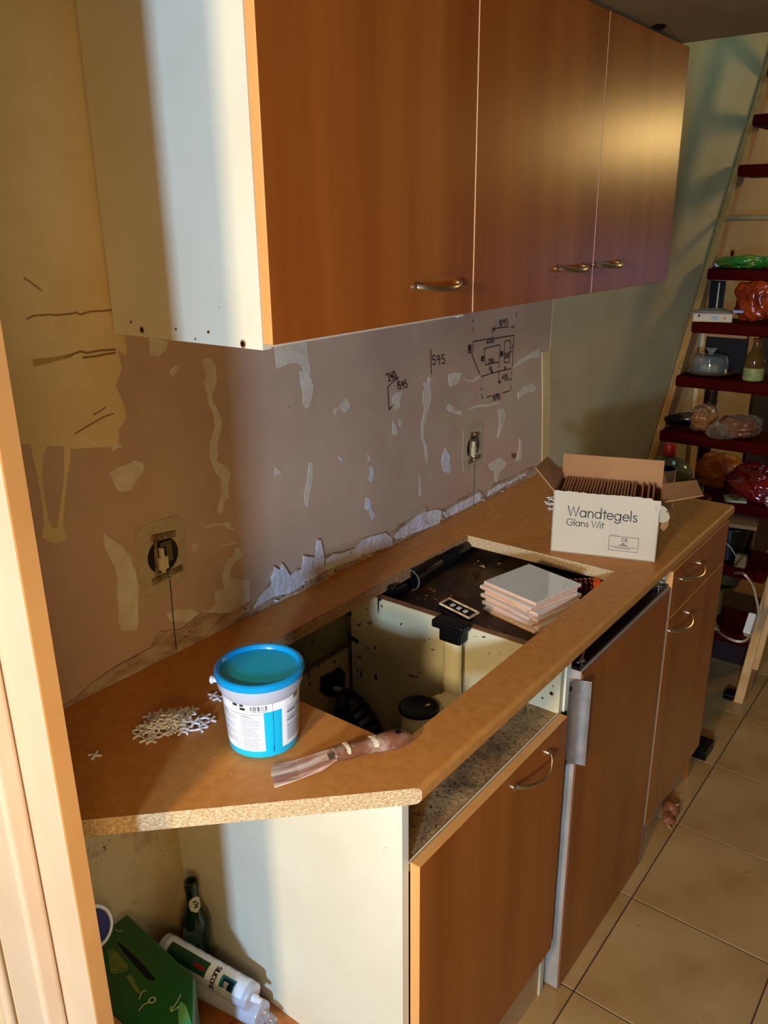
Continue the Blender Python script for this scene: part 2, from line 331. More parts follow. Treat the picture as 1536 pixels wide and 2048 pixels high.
patch(zz(3.012, 0, 560, [(195, 480), (330, 465), (440, 440), (430, 465), (330, 490), (205, 520)]), 'damp_stain', mat('damp_stain', S(176, 140, 76), .8), .0019)
# ink: digits
DG = {'0': [arc(.3, .5, .28, 0, 360, 14, .48)], '1': [[(.3, 1), (.3, 0)]],
      '2': [arc(.3, .72, .26, 160, -30, 8)+[(.05, .02), (.62, .05)]],
      '3': [arc(.28, .74, .24, 150, -80, 8)+arc(.28, .25, .27, 80, -150, 8)],
      '4': [[(.4, 1), (.05, .4), (.65, .4)], [(.45, .65), (.42, -.05)]],
      '5': [[(.62, 1), (.15, .98), (.1, .58)]+arc(.28, .3, .29, 110, -140, 9)],
      '6': [[(.5, 1), (.2, .7)]+arc(.3, .28, .26, 150, -200, 12)],
      '7': [[(.02, 1), (.6, 1), (.25, 0)], [(.15, .5), (.55, .52)]],
      '8': [arc(.3, .74, .22, 0, 360, 10), arc(.3, .26, .26, 0, 360, 10)],
      '9': [arc(.3, .72, .24, 0, 360, 10), [(.54, .75), (.5, .4), (.35, -.05)]]}
def num(t, px, py, hpx, ang, wf=.78):
    out = []; c, s_ = math.cos(math.radians(ang)), math.sin(math.radians(ang)); x0 = 0
    for ch in t:
        for pl_ in DG[ch]:
            out.append([(px+(x0+a)*hpx*wf*c-b*hpx*s_, py-((x0+a)*hpx*wf*s_+b*hpx*c)) for a, b in pl_])
        x0 += .82 if ch != '1' else .45
    return out
z5 = lambda L: zz(6.4, 880, 600, L)
ink = [[(335, 1158), (337, 1180), (341, 1230), (348, 1297)], [(945, 919), (944, 960), (943, 1011)],
       z5([(408, 250), (413, 288)]), z5([(413, 350), (413, 402)]), z5([(967, 155), (967, 218)]),
       z5([(662, 425), (664, 372), (760, 352), (865, 343)]), z5([(692, 340), (665, 372), (695, 396)]), z5([(898, 347), (930, 338), (942, 357)]), z5([(660, 465), (660, 490)]),
       z5([(938, 450), (840, 468), (720, 487), (600, 498), (500, 518), (415, 535), (408, 620), (400, 712), (440, 810), (495, 942)]),
       z5([(522, 980), (640, 940), (760, 908), (900, 878)]), z5([(938, 450), (928, 560), (918, 700), (914, 858)]),
       z5([(555, 622), (640, 600), (735, 577), (758, 580), (752, 680), (745, 797), (660, 808), (570, 835), (560, 720), (555, 622)]),
       z5([(814, 540), (832, 520), (886, 518), (888, 600), (880, 680), (872, 800), (812, 800), (814, 680), (814, 540)]),
       z5([(746, 812), (743, 870)]), z5([(742, 905), (740, 960)]), z5([(740, 985), (738, 1035)]), z5([(906, 910), (904, 960)]), z5([(903, 985), (901, 1040)]),
       z5([(740, 1050), (775, 1044)]), z5([(752, 1030), (738, 1050), (757, 1068)]), z5([(818, 1030), (888, 1012)]),
       z5([(519, 1120), (521, 1150)]), z5([(524, 1208), (528, 1250), (541, 1258)]), z5([(588, 1242), (640, 1225)]), z5([(695, 1212), (745, 1200)]), z5([(790, 1190), (885, 1160)]), z5([(904, 1098), (902, 1142)]),
       z5([(650, 885), (652, 935)]), z5([(640, 915), (652, 937), (662, 912)]), z5([(822, 850), (824, 888)]), z5([(810, 862), (824, 886), (834, 860)]),
       z5([(922, 580), (895, 625), (925, 600)]), z5([(885, 672), (912, 650)]),
       zz(3.84, 700, 660, [(613, 148), (615, 240), (617, 340)]),
       zz(3.84, 700, 660, [(365, 360), (283, 437), (286, 500), (293, 612), (325, 574)]), zz(3.84, 700, 660, [(357, 378), (363, 452)])]
ink += num('1095', 880+748/6.4, 600+330/6.4, 11, 8, .62)+num('595', 700+628/3.84, 660+268/3.84, 18, 6, .62)+num('240', 700+290/3.84, 660+395/3.84, 16, 22, .5)
ink += num('595', 700+372/3.84, 660+455/3.84, 14, 14, .55)+num('635', 880+788/6.4, 600+1010/6.4, 8, 8, .62)+num('1590', 880+665/6.4, 600+1290/6.4, 10, 12, .6)
ink += num('270', 880+612/6.4, 600+812/6.4, 8, 8, .6)+num('620', 880+588/6.4, 600+556/6.4, 6, 8, 1.1)+num('250', 880+818/6.4, 600+745/6.4, 9, 10, .5)
ink += num('2380', 880+385/6.4, 600+682/6.4, 6, 88, .9)+num('490', 880+548/6.4, 600+785/6.4, 5, 88, .9)+num('490', 880+795/6.4, 600+722/6.4, 5, 88, .9)+num('42', 880+622/6.4, 600+905/6.4, 8, 10, .5)
mb = MB(); ribbon(mb, [[wp(*p) for p in q] for q in ink[2:]], .0026, wallT, .0026); mb.build('marker_sketch', M_ink, wall_back)
mb = MB(); ribbon(mb, [[wp(*p) for p in q] for q in ink[:2]], .0019, wallT, .0068); mb.build('marker_line', M_ink, wall_back)
# brown stain and sealant blotches right of socket
patch(zz(3.84, 700, 660, [(1238, 950), (1262, 945), (1280, 962), (1262, 988), (1240, 980)]), 'damp_stain', mat('rust_stain', S(124, 76, 40), .8), .001)
patch([(1083, 705), (1098, 700), (1100, 800), (1097, 930), (1083, 938), (1084, 800)], 'plaster_patch', M_paint, .003)

# --- left partition end with door frame
PX, PY = -.048, -.391
TW = .021
wl = MB(); wl.box(PX-TW-.0005, PX, PY+.19, 0, 0, 2.075)
wall_left = tag(wl.build('wall_left', M_paint), kind='structure')
tr = thing('trim_1', 'cream painted door frame post at the left edge', None, (PX, PY, 0)); tag(tr, kind='structure')
MB().box(PX-TW, PX, PY, PY+.0045, 0, 2.075).build('frame_edge', M_edge_shade, tr)
MB().box(PX-TW, PX-.0004, PY+.0045, PY+.19, 0, 2.075).build('frame_post', M_frame, tr, bevel=.002)
MB().box(PX-TW-.030, PX-TW-.0005, PY+.078, PY+.165, 0, 2.075).build('architrave', M_frame, tr, bevel=.007, bseg=4)
MB().tube([(PX-TW-.033, PY+.180, 0), (PX-TW-.033, PY+.180, 2.075)], .0085, 14).build('frame_bead', M_frame, tr, smooth=True)

# --- floor: tiles as children of the grout bed
floor = tag(MB().box(-2.4, 7, -3.2, 0, -.06, -.0035).build('floor', M_grout), kind='structure')
TS, TX0, TY0, G = .3448, .9199, -.6276, .0028
base = None
for i in range(-5, 14):
    for j in range(-2, 6):
        x0, x1 = TX0+i*TS+G/2, TX0+(i+1)*TS-G/2; y1, y0 = TY0-j*TS-G/2, TY0-(j+1)*TS+G/2
        if x1 > 5.6 or j == -2: continue
        if base is None:
            L = TS-G; base = MB().box(0, L, 0, L, -.003, 0).build('tile', M_tile, floor, bevel=.0012, bseg=1, local=True); t = base
        else:
            t = base.copy(); COL.objects.link(t); t.parent = floor
        t.location = (x0, y0, R_.uniform(-.0006, .0002))
# --- ceiling
ceiling = tag(MB().box(-2.4, 1.835, -3.2, 0, 2.075, 2.3).build('ceiling', M_ceil), kind='structure')
h = hit(2, 2.075, 1318, 50)
MB().lathe([(.012, 0), (.018, -.004), (.006, -.010), (0, -.010)], 12, Matrix.Translation((h.x, h.y, 2.075))).build('ceiling_hook', M_blk, ceiling)
# pale conduit on the wall under the stairs and dark opening
tag(MB().tube([(3.55, -.03, 0), (3.55, -.03, 1.25)], .026, 14).build('wall_pipe', mat('dark_pipe', S(40, 26, 22), .4), smooth=True), 'dark vertical pipe on the wall behind the stair shelves', 'pipe')
tag(MB().box(4.40, 5.2, -.02, 0, 0, 1.15).build('door_1', mat('dark_door', S(44, 32, 18), .6)), kind='structure', label='dark low door in the wall under the stairs')
tag(MB().box(3.36, 3.46, -.02, 0, 0, 1.2).build('trim_2', M_paint), kind='structure')

# ================================================================== WALL CABINETS
YD, YC, ZB, ZBD = -.3572, -.3385, 1.4986, 1.5066
XC = [.3402, .8478, 1.3557, 1.8443]
def bow_handle(parent, x0, z, y, ln=.128, out=.03, rad=.0048, vertical=False):
    pts = []
    for i in range(17):
        t = i/16; a = PI*t
        pts.append((x0+ln*t, y-out*(math.sin(a)**.62)-.0005, z-.006*math.sin(a)))
    mb = MB(); mb.tube(pts, rad, 10, sq=((0, 0, 1), .62))
    for xx in (x0, x0+ln): mb.lathe([(0, 0), (.0075, 0), (.0075, .003), (.005, .005), (0, .005)], 14, Matrix.Translation((xx, y, z)) @ Matrix.Rotation(PI/2, 4, 'X'))
    return mb.build('handle', M_nick, parent, smooth=True)
def door(parent, x0, x1, z0, z1, yf, th=.0185, name='door'):
    mb = MB(); mb.box(x0+.001, x1-.001, yf, yf+th, z0, z1, 0)
    for k in (0, 1, 3, 4, 5): mb.m[k] = 1
    mb.m[4] = 1
    # face order: bottom, top, front(-y), right, back, left
    mb.m = [1, 1, 0, 1, 0, 1]
    return mb.build(name, [M_door, M_edge], parent, bevel=.0012)
def carcass(parent, x0, x1, y0, y1, z0, z1, t=.016, mats=None):
    MB().box(x0, x0+t, y0, y1, z0, z1).build('side_panel', M_mel, parent)
    MB().box(x1-t, x1, y0, y1, z0, z1).build('side_panel', M_mel, parent)
    MB().box(x0+t, x1-t, y0, y1, z0+.002, z0+t).build('bottom_panel', M_mel, parent)
    MB().box(x0+t, x1-t, y0, y1, z1-t, z1).build('top_panel', M_mel, parent)
u1 = thing('wall_cabinet', 'single-door wall cabinet nearest the camera with a bare cream side', 'cabinet', (XC[0], 0, ZB))
carcass(u1, XC[0], XC[1]-.0005, YC, -.0035, ZB, 2.07)
d = door(u1, XC[0], XC[1]-.0015, ZBD, 2.066, YD)
bow_handle(d, .669, 1.563, YD)
def holes(parent, L, x, nx):
    mb = MB()
    for px, py, r in L:
        h = hit(0, x, px, py); Mx = Matrix.Translation(h) @ Matrix.Rotation(PI/2*nx, 4, 'Y')
        mb.lathe([(r*1.25, 0), (r*1.1, .0006), (r*.8, .0006)], 14, Mx, mi=1, cap=False); mb.lathe([(r*.85, .0004), (0, .0004)], 14, Mx, cap=False)
    return tag(mb.build('screw_hole', [M_blk, mat('hole_rim', S(150, 108, 66), .8)], parent), kind='stuff')
holes(u1, [(284, 660, .0045), (486, 688, .005), (262, 644, .002), (352, 658, .0018), (417, 664, .0022), (391, 678, .0014)], XC[0], -1)
u2 = thing('wall_cabinet', 'double-door wall cabinet at the far end by the stairs', 'cabinet', (XC[1], 0, ZB))
carcass(u2, XC[1]+.0005, XC[3]-.001, YC, -.0035, ZBD, 2.07)
d = door(u2, XC[1]+.001, XC[2], ZBD, 2.066, YD); bow_handle(d, 1.178, 1.568, YD)
d = door(u2, XC[2], XC[3], ZBD, 2.066, YD); bow_handle(d, 1.366, 1.568, YD)

# ================================================================== WORKTOP
wt = thing('worktop', 'long beech-look laminate worktop with an empty sink cutout and sawn chipboard edges', 'worktop', (0, 0, .872))
ZL, NR = .872, .0085
xd = lambda y: max(0, .017+(-.27-y)*1.006)
ys = -.2531
nose = [(-.6+NR, ZT)]+[(-.6+NR-NR*math.sin(math.radians(a)), ZT-NR+NR*math.cos(math.radians(a))) for a in (25, 50, 75, 90)]+[(-.6+NR-NR*math.sin(math.radians(a)), ZL+NR+NR*math.cos(math.radians(a))) for a in (90, 115, 140, 165, 180)]
lam = MB()
Cy = -.0045
lam.add([(0, Cy, ZT), (XE, Cy, ZT), (XE, YB, ZT), (0, YB, ZT)], [(0, 1, 2, 3)])
lam.add([(0, YB, ZT), (0, ys, ZT), (xd(YF), YF, ZT), (XL, YF, ZT), (XL, YB, ZT)], [(0, 1, 2, 3, 4)])
lam.add([(XR, YB, ZT), (XR, YF, ZT), (XE, YF, ZT), (XE, YB, ZT)], [(0, 1, 2, 3)])
lam.add([(xd(YF), YF, ZT), (xd(-.6+NR), -.6+NR, ZT), (XE, -.6+NR, ZT), (XE, YF, ZT)], [(0, 1, 2, 3)])
for a, b in zip(nose[:-1], nose[1:]):
    lam.add([(xd(a[0]), a[0], a[1]), (xd(b[0]), b[0], b[1]), (XE, b[0], b[1]), (XE, a[0], a[1])], [(0, 1, 2, 3)])
lam.add([(XE, -.6+NR, ZT), (XE, 0, ZT), (XE, 0, ZL), (XE, -.6+NR, ZL)], [(0, 1, 2, 3)])
lam.add([(XE, p[0], p[1]) for p in nose], [tuple(range(len(nose)))])
lam.build('laminate_surface', M_top, wt, smooth=True)
core = MB(); e = .0006; zt_ = ZT-e
core.add([(xd(-.6+NR), -.6+NR, ZT-.0002)]+[(xd(p[0]), p[0], p[1]) for p in nose[1:]]+[(0, ys, ZL), (0, ys, ZT-.0002)], [tuple(range(len(nose)+2))], 0)
def vq(x0, y0, x1, y1, mi): core.add([(x0, y0, ZL), (x1, y1, ZL), (x1, y1, ZT-.0002), (x0, y0, ZT-.0002)], [(0, 1, 2, 3)], mi)
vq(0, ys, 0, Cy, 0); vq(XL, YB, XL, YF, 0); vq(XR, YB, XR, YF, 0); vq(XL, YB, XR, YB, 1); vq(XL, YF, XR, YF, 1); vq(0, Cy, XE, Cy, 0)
core.add([(0, 0, ZL), (XE, 0, ZL), (XE, YB, ZL), (0, YB, ZL)], [(0, 1, 2, 3)], 0)
core.add([(0, YB, ZL), (0, ys, ZL), (xd(YF), YF, ZL), (XL, YF, ZL), (XL, YB, ZL)], [(0, 1, 2, 3, 4)], 0)
core.add([(XR, YB, ZL), (XR, YF, ZL), (XE, YF, ZL), (XE, YB, ZL)], [(0, 1, 2, 3)], 0)
core.add([(xd(YF), YF, ZL), (xd(-.6+NR), -.6+NR, ZL), (XE, -.6+NR, ZL), (XE, YF, ZL)], [(0, 1, 2, 3)], 0)
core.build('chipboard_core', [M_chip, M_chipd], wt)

# ================================================================== BASE UNITS
sk = thing('sink_cabinet', 'base cabinet under the sink cutout with its drawer front missing', 'cabinet', (.34, 0, 0))
MB().box(.340, .356, -.571, -.001, 0, ZL-.0005).build('side_panel', M_mel, sk)
MB().box(.860, .876, -.571, -.04, 0, .869).build('side_panel', [M_meld], sk)
MB().box(.8595, .8765, -.571, -.04, .869, .8705).build('panel_edge', mat('worn_edge', S(150, 104, 60), .7, S(110, 70, 36), 20), sk)
MB().box(.356, .86, -.55, -.02, .12, .136).build('bottom_panel', M_deck, sk)
bk = MB(); bk.box(.356, .86, -.03, -.022, .136, .712).build('back_panel', M_back, sk)
MB().box(.356, .86, -.026, -.002, .728, .8715).build('back_rail', mat('greenish_rail', S(128, 120, 78), .7, S(96, 84, 48), 8, spots=S(30, 20, 10), spot_scale=30, spot_th=.16), sk)
MB().box(.356, .86, -.571, -.452, .7275, .7425).build('dusty_rail', M_dust, sk)
MB().box(.356, .86, -.571, -.5685, .7425, .7452).build('rail_edge', M_mel, sk)
d = door(sk, .3565, .8616, .1537, .7455, -.591); bow_handle(d, .647, .712, -.591)
MB().box(.34, .878, -.566, -.556, 0, .13).build('plinth', mat('plinth_laminate', S(196, 150, 96), .5, S(180, 132, 78), 4), sk)
# specks on the inner panel
mb = MB()
def speck(mb, ax, val, px, py, rx, rz_, n=7, off=-.0008):
    h = hit(ax, val, px, py); k = len(mb.v)
    for q in range(n):
        a = 2*PI*q/n; f = R_.uniform(.6, 1.2)
        if ax == 0: mb.v.append(Vector((val+off, h.y+rx*f*math.cos(a), h.z+rz_*f*math.sin(a))))
        elif ax == 1: mb.v.append(Vector((h.x+rx*f*math.cos(a), val+off, h.z+rz_*f*math.sin(a))))
        else: mb.v.append(Vector((h.x+rx*f*math.cos(a), h.y+rz_*f*math.sin(a), val-off)))
    mb.f.append(tuple(range(k, k+n))); mb.m.append(0)
s6 = lambda a, b: (560+a/4.518, 1170+b/4.518)
for a, b, rx, rz_ in [(890, 170, .003, .022), (905, 125, .007, .006), (660, 485, .014, .010), (690, 505, .008, .010), (797, 568, .002, .006), (855, 568, .005, .006), (735, 800, .003, .012), (865, 830, .005, .012), (822, 330, .002, .002), (822, 358, .002, .002), (790, 215, .002, .003), (1355, 487, .0018, .0018), (615, 250, .014, .009), (610, 560, .0018, .0025), (680, 712, .003, .004), (920, 190, .003, .003)]:
    speck(mb, 0, .86, *s6(a, b), rx, rz_)
for a, b, rx, rz_ in [(255, 760, .0025, .035), (265, 890, .003, .006), (410, 610, .002, .010), (490, 690, .004, .005), (350, 730, .002, .007), (300, 420, .003, .004)]:
    speck(mb, 1, -.03, *s6(a, b), rx, rz_)
tag(mb.build('dirt_speck', mat('old_dirt', S(34, 18, 10), .8), sk), kind='stuff')
holes(sk, [(1103, 1387, .004), (1085, 1396, .0022), (1106, 1372, .0015)], .8598, -1)
# ragged hole in the back panel with the black drain hose
mb = MB(); hp = [hit(1, -.0312, *s6(a, b)) for a, b in [(365, 830), (400, 815), (470, 780), (530, 740), (560, 760), (590, 790), (590, 900), (560, 1010), (420, 1010), (360, 960)]]
mb.add(hp, [tuple(range(len(hp)))]); mb.build('torn_hole', M_blkg, sk)
mb = MB(); hp = [hit(1, -.034, *s6(a, b)) for a, b in [(475, 922), (520, 915), (570, 930), (560, 990), (545, 995), (525, 960), (500, 955)]]
mb.add(hp, [tuple(range(len(hp)))]); mb.build('plaster_scrap', M_patchw, sk)
pts = []
for i in range(30):
    t = i/29; pts.append((.80+.02*math.sin(t*3), -.05-.16*t, .60-.40*t*t))
mb = MB(); mb.tube(pts, .04, 16, rads=[.037+.003*(i % 2) for i in range(30)])
tag(mb.build('drain_hose', M_blkg, smooth=False), 'fat black hose coming out of the torn hole inside the sink cabinet', 'hose')
# drain assembly
dr = thing('waste_trap', 'cream plastic sink waste with black-rimmed cup and black overflow fitting', 'pipe', (.83, -.33, .70))
mb = MB(); mb.tube([(.838, -.335, .846), (.838, -.335, .74), (.838, -.337, .722), (.834, -.337, .70)], .0215, 20, sq=((0, 1, 0), .62)); mb.build('overflow_pipe', M_pvc, dr, smooth=True)
mb = MB(); mb.tube([(.834, -.337, .705), (.80, -.335, .700), (.765, -.32, .695)], .021, 18); mb.build('side_pipe', M_pvc, dr, smooth=True)
mb = MB(); mb.tube([(.806, -.336, .7), (.79, -.331, .699)], .027, 18); mb.build('pipe_collar', M_pvc, dr, smooth=True)
Mc = Matrix.Translation((.745, -.315, 0))
MB().lathe([(.020, .56), (.030, .60), (.034, .612), (.034, .64), (.037, .645), (.037, .70), (.034, .7135)], 32, Mc).build('trap_cup', M_pvc, dr, smooth=True)
MB().lathe([(.037, .7142), (.0425, .716), (.0425, .722), (.037, .7235), (.028, .7165), (.012, .7150), (0, .7150)], 36, Mc).build('rubber_rim', M_blk, dr, smooth=True)
mb = MB(); mb.box(.822, .854, -.362, -.310, .840, .876); mb.box(.82, .8585, -.368, -.292, .866, .884); mb.box(.8585, .895, -.352, -.29, .8712, .884); mb.build('overflow_elbow', M_blk, dr, bevel=.004)
Mr = Matrix.Translation((.884, -.3195, .889)) @ Matrix.Rotation(math.radians(-4), 4, 'Z') @ Matrix.Rotation(math.radians(7), 4, 'X')
mb = MB(); mb.tbox(Mr, -.016, .016, -.040, .040, -.003, .003); mb.tbox(Mr, -.026, -.014, -.040, .040, -.010, -.002)
mb.tbox(Mr, -.014, .014, -.034, .034, -.016, -.002); mb.build('overflow_body', M_blk, dr, bevel=.003)
mb = MB()
for a in ((-.0185, .0185, -.041, -.036), (-.0185, .0185, .036, .041), (-.0185, -.0145, -.041, .041), (.0145, .0185, -.041, .041)): mb.tbox(Mr, a[0], a[1], a[2], a[3], .001, .0055)
mb.build('overflow_rim', mat('stained_rim', S(214, 184, 138), .5, S(150, 104, 60), 60), dr, bevel=.0012)
mb = MB()
for k in range(3): mb.tbox(Mr, -.006, .004, -.022+k*.017, -.014+k*.017, .0032, .0045)
mb.build('sealant_residue', M_patchw, dr)

# fridge with a panel door
fr = thing('undercounter_fridge', 'under-counter fridge with a wood-look door panel and broken-off grey handle', 'fridge', (.9, -.3, 0))
MB().box(.905, 1.385, -.552, -.05, .03, .838).build('body', M_blk, fr)
MB().box(.884, 1.393, -.566, -.052, .838, .8405).build('top_deck', M_deck, fr)
MB().box(.898, 1.39, -.5985, -.5955+.0, .006, .826).build('door_panel', M_door, fr)
MB().box(.897, 1.391, -.5955, -.560, .004, .828).build('door_body', M_greyp, fr, bevel=.001)
MB().box(.898, 1.39, -.592, -.555, .8282, .834).build('black_gasket', M_blkg, fr)
mb = MB(); mb.box(.8975, .9005, -.5995, -.5985, .006, .826); mb.box(.8975, 1.39, -.5995, -.5985, .8235, .826); mb.box(1.3875, 1.39, -.5995, -.5985, .006, .826); mb.build('panel_lipping', M_alu, fr)
for x, s_ in ((.915, 1), (1.362, -1)):
    mb = MB(); mb.tube([(x-.012*s_, -.585, .842), (x+.006*s_, -.584, .846), (x+.028*s_, -.578, .847), (x+.030*s_, -.565, .846), (x+.002*s_, -.568, .844)], .0028, 8)
    mb.lathe([(.007, .8345), (.007, .839), (.003, .8395), (0, .8395)], 14, Matrix.Translation((x+.012*s_, -.583, 0))); mb.build('hinge_bracket', M_steel, fr, smooth=True)
# bent grey handle plate on the door edge
prof = [(.0, .0), (.010, .001), (.020, -.004), (.028, -.014), (.033, -.026), (.034, -.034)]
mb = MB(); z0, z1 = .625, .775; x0 = .868; y0 = -.585
P2 = []
for (a, b) in prof: P2.append((x0+a*.9, y0+b))
off = [(p[0]+.0016, p[1]+.0012) for p in P2]
n = len(P2)
poly = P2+off[::-1]
hpx = [hit(1, -.60, 1150, 1373), hit(1, -.60, 1142, 1538)]
mb.prism(poly, .618, .812); mb.build('door_handle', M_alu, fr, bevel=.0006, smooth=True)
mb = MB()
mb.lathe([(.0048, 0), (.0048, .0012), (0, .0012)], 14, Matrix.Translation((.8735, -.5862, .798)) @ Matrix.Rotation(PI/2, 4, 'X'))
mb.box(.868, .878, -.5868, -.5856, .618, .632)
tag(mb.build('handle_screw_hole', M_blk, fr), kind='stuff')
MB().box(.8765, .896, -.575, -.515, .74, .868).build('filler_strip', M_mel, fr)
MB().box(.880, .894, -.556, -.52, .01, .15).build('side_strip', M_mel, fr)

# drawer and door unit
ru = thing('drawer_cabinet', 'base cabinet with one drawer over a door at the far worktop end', 'cabinet', (1.395, 0, 0))
MB().box(1.395, 1.411, -.58, -.001, .0, ZL-.0005).build('side_panel', M_mel, ru)
MB().box(1.834, 1.850, -.58, -.001, .0, ZL-.0005).build('side_panel', M_door, ru)
MB().box(1.411, 1.834, -.58, -.001, .12, .136).build('bottom_panel', M_mel, ru)
MB().box(1.411, 1.834, -.58, -.52, .845, .868).build('top_rail', M_mel, ru)
d = door(ru, 1.396, 1.848, .742, .866, -.5995, name='drawer'); bow_handle(d, 1.47, .822, -.5995)
d = door(ru, 1.396, 1.848, .125, .738, -.5995); bow_handle(d, 1.42, .700, -.5995)
MB().box(1.395, 1.86, -.567, -.556, 0, .105).build('plinth', MC['plinth_laminate'], ru)

# corner unit under the angled end
cu = thing('corner_shelf_unit', 'open low compartment under the angled worktop end with a wooden floor board', 'shelf', (.17, -.1, .23))
MB().box(-.06, .3395, -.02, -.004, .0, ZL-.001).build('back_panel', M_back, cu)
mb = MB(); mb.prism([(-.04, -.021), (.3395, -.021), (.3395, -.335), (.262, -.372), (-.04, -.372)], .232, .25, T=lambda a, b, c: (a, b, c)); mb.build('floor_board', mat('worn_board', S(190, 112, 46), .45, S(150, 84, 32), 9, (2, 2, 1), spots=S(110, 62, 26), spot_scale=30, spot_th=.18), cu)
mb = MB(); h = hit(0, .339, 775, 1705); mb.lathe([(.0085, 0), (.0085, .0015), (.0065, .002), (0, .002)], 24, Matrix.Translation((.3402, h.y, h.z)) @ Matrix.Rotation(-PI/2, 4, 'Y')); mb.build('cover_cap', M_mel, cu)


# ================================================================== THINGS ON THE WORKTOP
# --- bucket
BX, BY = .299, -.333
bk_ = thing('plastic_bucket', 'cyan lidded adhesive bucket with white printed label on the worktop', 'bucket', (BX, BY, ZT))
H = .132; rb, rt = .0535, .0640
rr = lambda z: rb+(rt-.003-rb)*z/H
mb = MB(); mb.lathe([(0, .001), (rb-.003, 0), (rb, .003), (rr(.1), .1), (rr(H-.006), H-.006)], 72); mb.build('body', M_cyanb, bk_, smooth=True, local=True)
mb = MB(); mb.lathe([(rr(.098)+.0004, .096), (rt+.0005, .106), (rt+.002, .122), (rt-.002, .122)], 72, cap=False); mb.build('collar', M_greyb, bk_, smooth=True, local=True)
mb = MB(); mb.lathe([(rt-.001, .1205), (rt+.0035, .121), (rt+.0045, .1235), (rt+.004, .130), (rt+.001, .1322), (rt-.003, .132), (rt-.006, .1285), (rt-.008, .122), (rt-.012, .1205), (0, .1205)], 80, cap=False); mb.build('lid', M_cyan, bk_, smooth=True, local=True)
def shell(mb, a0, a1, z0, z1, off, mi=0, n=None, slant=0):
    n = n or max(2, int(abs(a1-a0)/4)); k = len(mb.v)
    for i in range(n+1):
        a = math.radians(228+a0+(a1-a0)*i/n)
        for z in (z0, z1): r = rr(z)+off; mb.v.append(Vector((r*math.cos(a), r*math.sin(a), z)))
    for i in range(n): mb.f.append((k+2*i, k+2*i+2, k+2*i+3, k+2*i+1)); mb.m.append(mi)
mb = MB(); shell(mb, -125, 1, .014, .098, .0003); shell(mb, 1, 29, .083, .098, .0003); shell(mb, 29, 128, .014, .098, .0003); mb.build('label', M_lab, bk_, smooth=True, local=True)
mb = MB()
for k in range(26):
    z = .073-.0022*k
    if k in (7, 16): continue
    shell(mb, -34, R_.uniform(-13, -5), z, z+.0007, .0006, 0)
for k in range(24):
    z = .074-.0022*k
    if k % 6 == 5: continue
    shell(mb, -78, R_.uniform(-48, -40), z, z+.0006, .0006, 0)
for k in range(27):
    z = .077-.0021*k
    if k in (5, 12): continue
    shell(mb, 38, R_.uniform(66, 84), z, z+.0008, .0006, 0)
for k in range(16):
    z = .075-.003*k; shell(mb, -118, R_.uniform(-92, -86), z, z+.0006, .0006, 0)
tag(mb.build('small_print', M_txt, bk_, local=True), kind='stuff')
mb = MB(); shell(mb, -80, -4, .0795, .0801, .0007); shell(mb, -34, -20, .0755, .0764, .0007); shell(mb, -80, -60, .0755, .0763, .0007)
for k in range(22):
    a = -18+k*1.15
    if k % 5 != 3: shell(mb, a, a+R_.choice((.35, .6, .8)), .0865, .0945, .0007, 0, 1)
for k in range(12): shell(mb, -16+k*1.9, -15+k*1.9, .0842, .0856, .0007, 0, 1)
shell(mb, -34, -25.5, .0865, .0868+.004, .0007); shell(mb, -34, -28, .0925, .0962, .0007); shell(mb, -46, -38, .092, .096, .0007)
shell(mb, 38, 56, .0715, .0725, .0007); shell(mb, 38, 56, .0575, .0585, .0007); shell(mb, 36, 100, .0815, .082, .0007)
shell(mb, 52, 64, .0945, .0962, .0007); 
for a in (53, 57, 61): shell(mb, a, a+2, .0885, .0945, .0007)
shell(mb, 14.6, 15.1, .014, .098, .0006, 0, 1); shell(mb, 13.5, 14.2, .010, .020, .0006, 0, 1)
mb.build('label_print', M_txtd, bk_, local=True)
for sgn in (0,):
    a = math.radians(228-100); Mx = Matrix.Translation(((rt+.001)*math.cos(a), (rt+.001)*math.sin(a), .106)) @ Matrix.Rotation(a, 4, 'Z') @ Matrix.Rotation(PI/2, 4, 'Y')
    MB().lathe([(.0045, 0), (.0045, .006), (.0065, .007), (.0065, .010), (.004, .012), (0, .012)], 18, Mx).build('handle_peg', M_white, bk_, smooth=True, local=True)

# --- tile spacers
def spacer_mesh():
    mb = MB(); L, wd, t = .0105, .0017, .003
    for k in range(2):
        Mx = Matrix.Rotation(PI/2*k, 4, 'Z'); mb.tbox(Mx, -L, L, -wd, wd, 0, t-(.0001 if k else 0))
    return mb
sp0 = spacer_mesh().build('tile_spacer', M_white, bevel=.0005, bseg=1, local=True)
def spacer(x, y, z, rz, tx=0, ty=0, label='white plastic cross spacer in the pile left of the cyan bucket', group='cross spacers piled beside the bucket'):
    global sp0
    if sp0 is not None: o, sp0 = sp0, None
    else: o = SPM.copy(); COL.objects.link(o)
    o.location = (x, y, z); o.rotation_euler = (tx, ty, rz)
    if 'group' in o: del o['group']
    return tag(o, label, 'spacer', group)
SPM = sp0
c0 = Vector((.237, -.190)); ax1 = Vector((.088, -.072)).normalized(); ax2 = Vector((-.054, -.068)).normalized()
for k in range(78):
    u, v = R_.gauss(0, .024), R_.gauss(0, .019)
    u = max(-.055, min(.05, u)); v = max(-.04, min(.04, v))
    p = c0+ax1*u+ax2*v; d = math.hypot(u/.055, v/.042); lay = R_.random()*max(0, 1-d)*4.2
    tl = .28 if lay > .6 else .05
    spacer(p.x, p.y, ZT+.0004+lay*.0042+(.0025 if tl > .1 else 0), R_.uniform(0, PI), R_.uniform(-tl, tl), R_.uniform(-tl, tl))
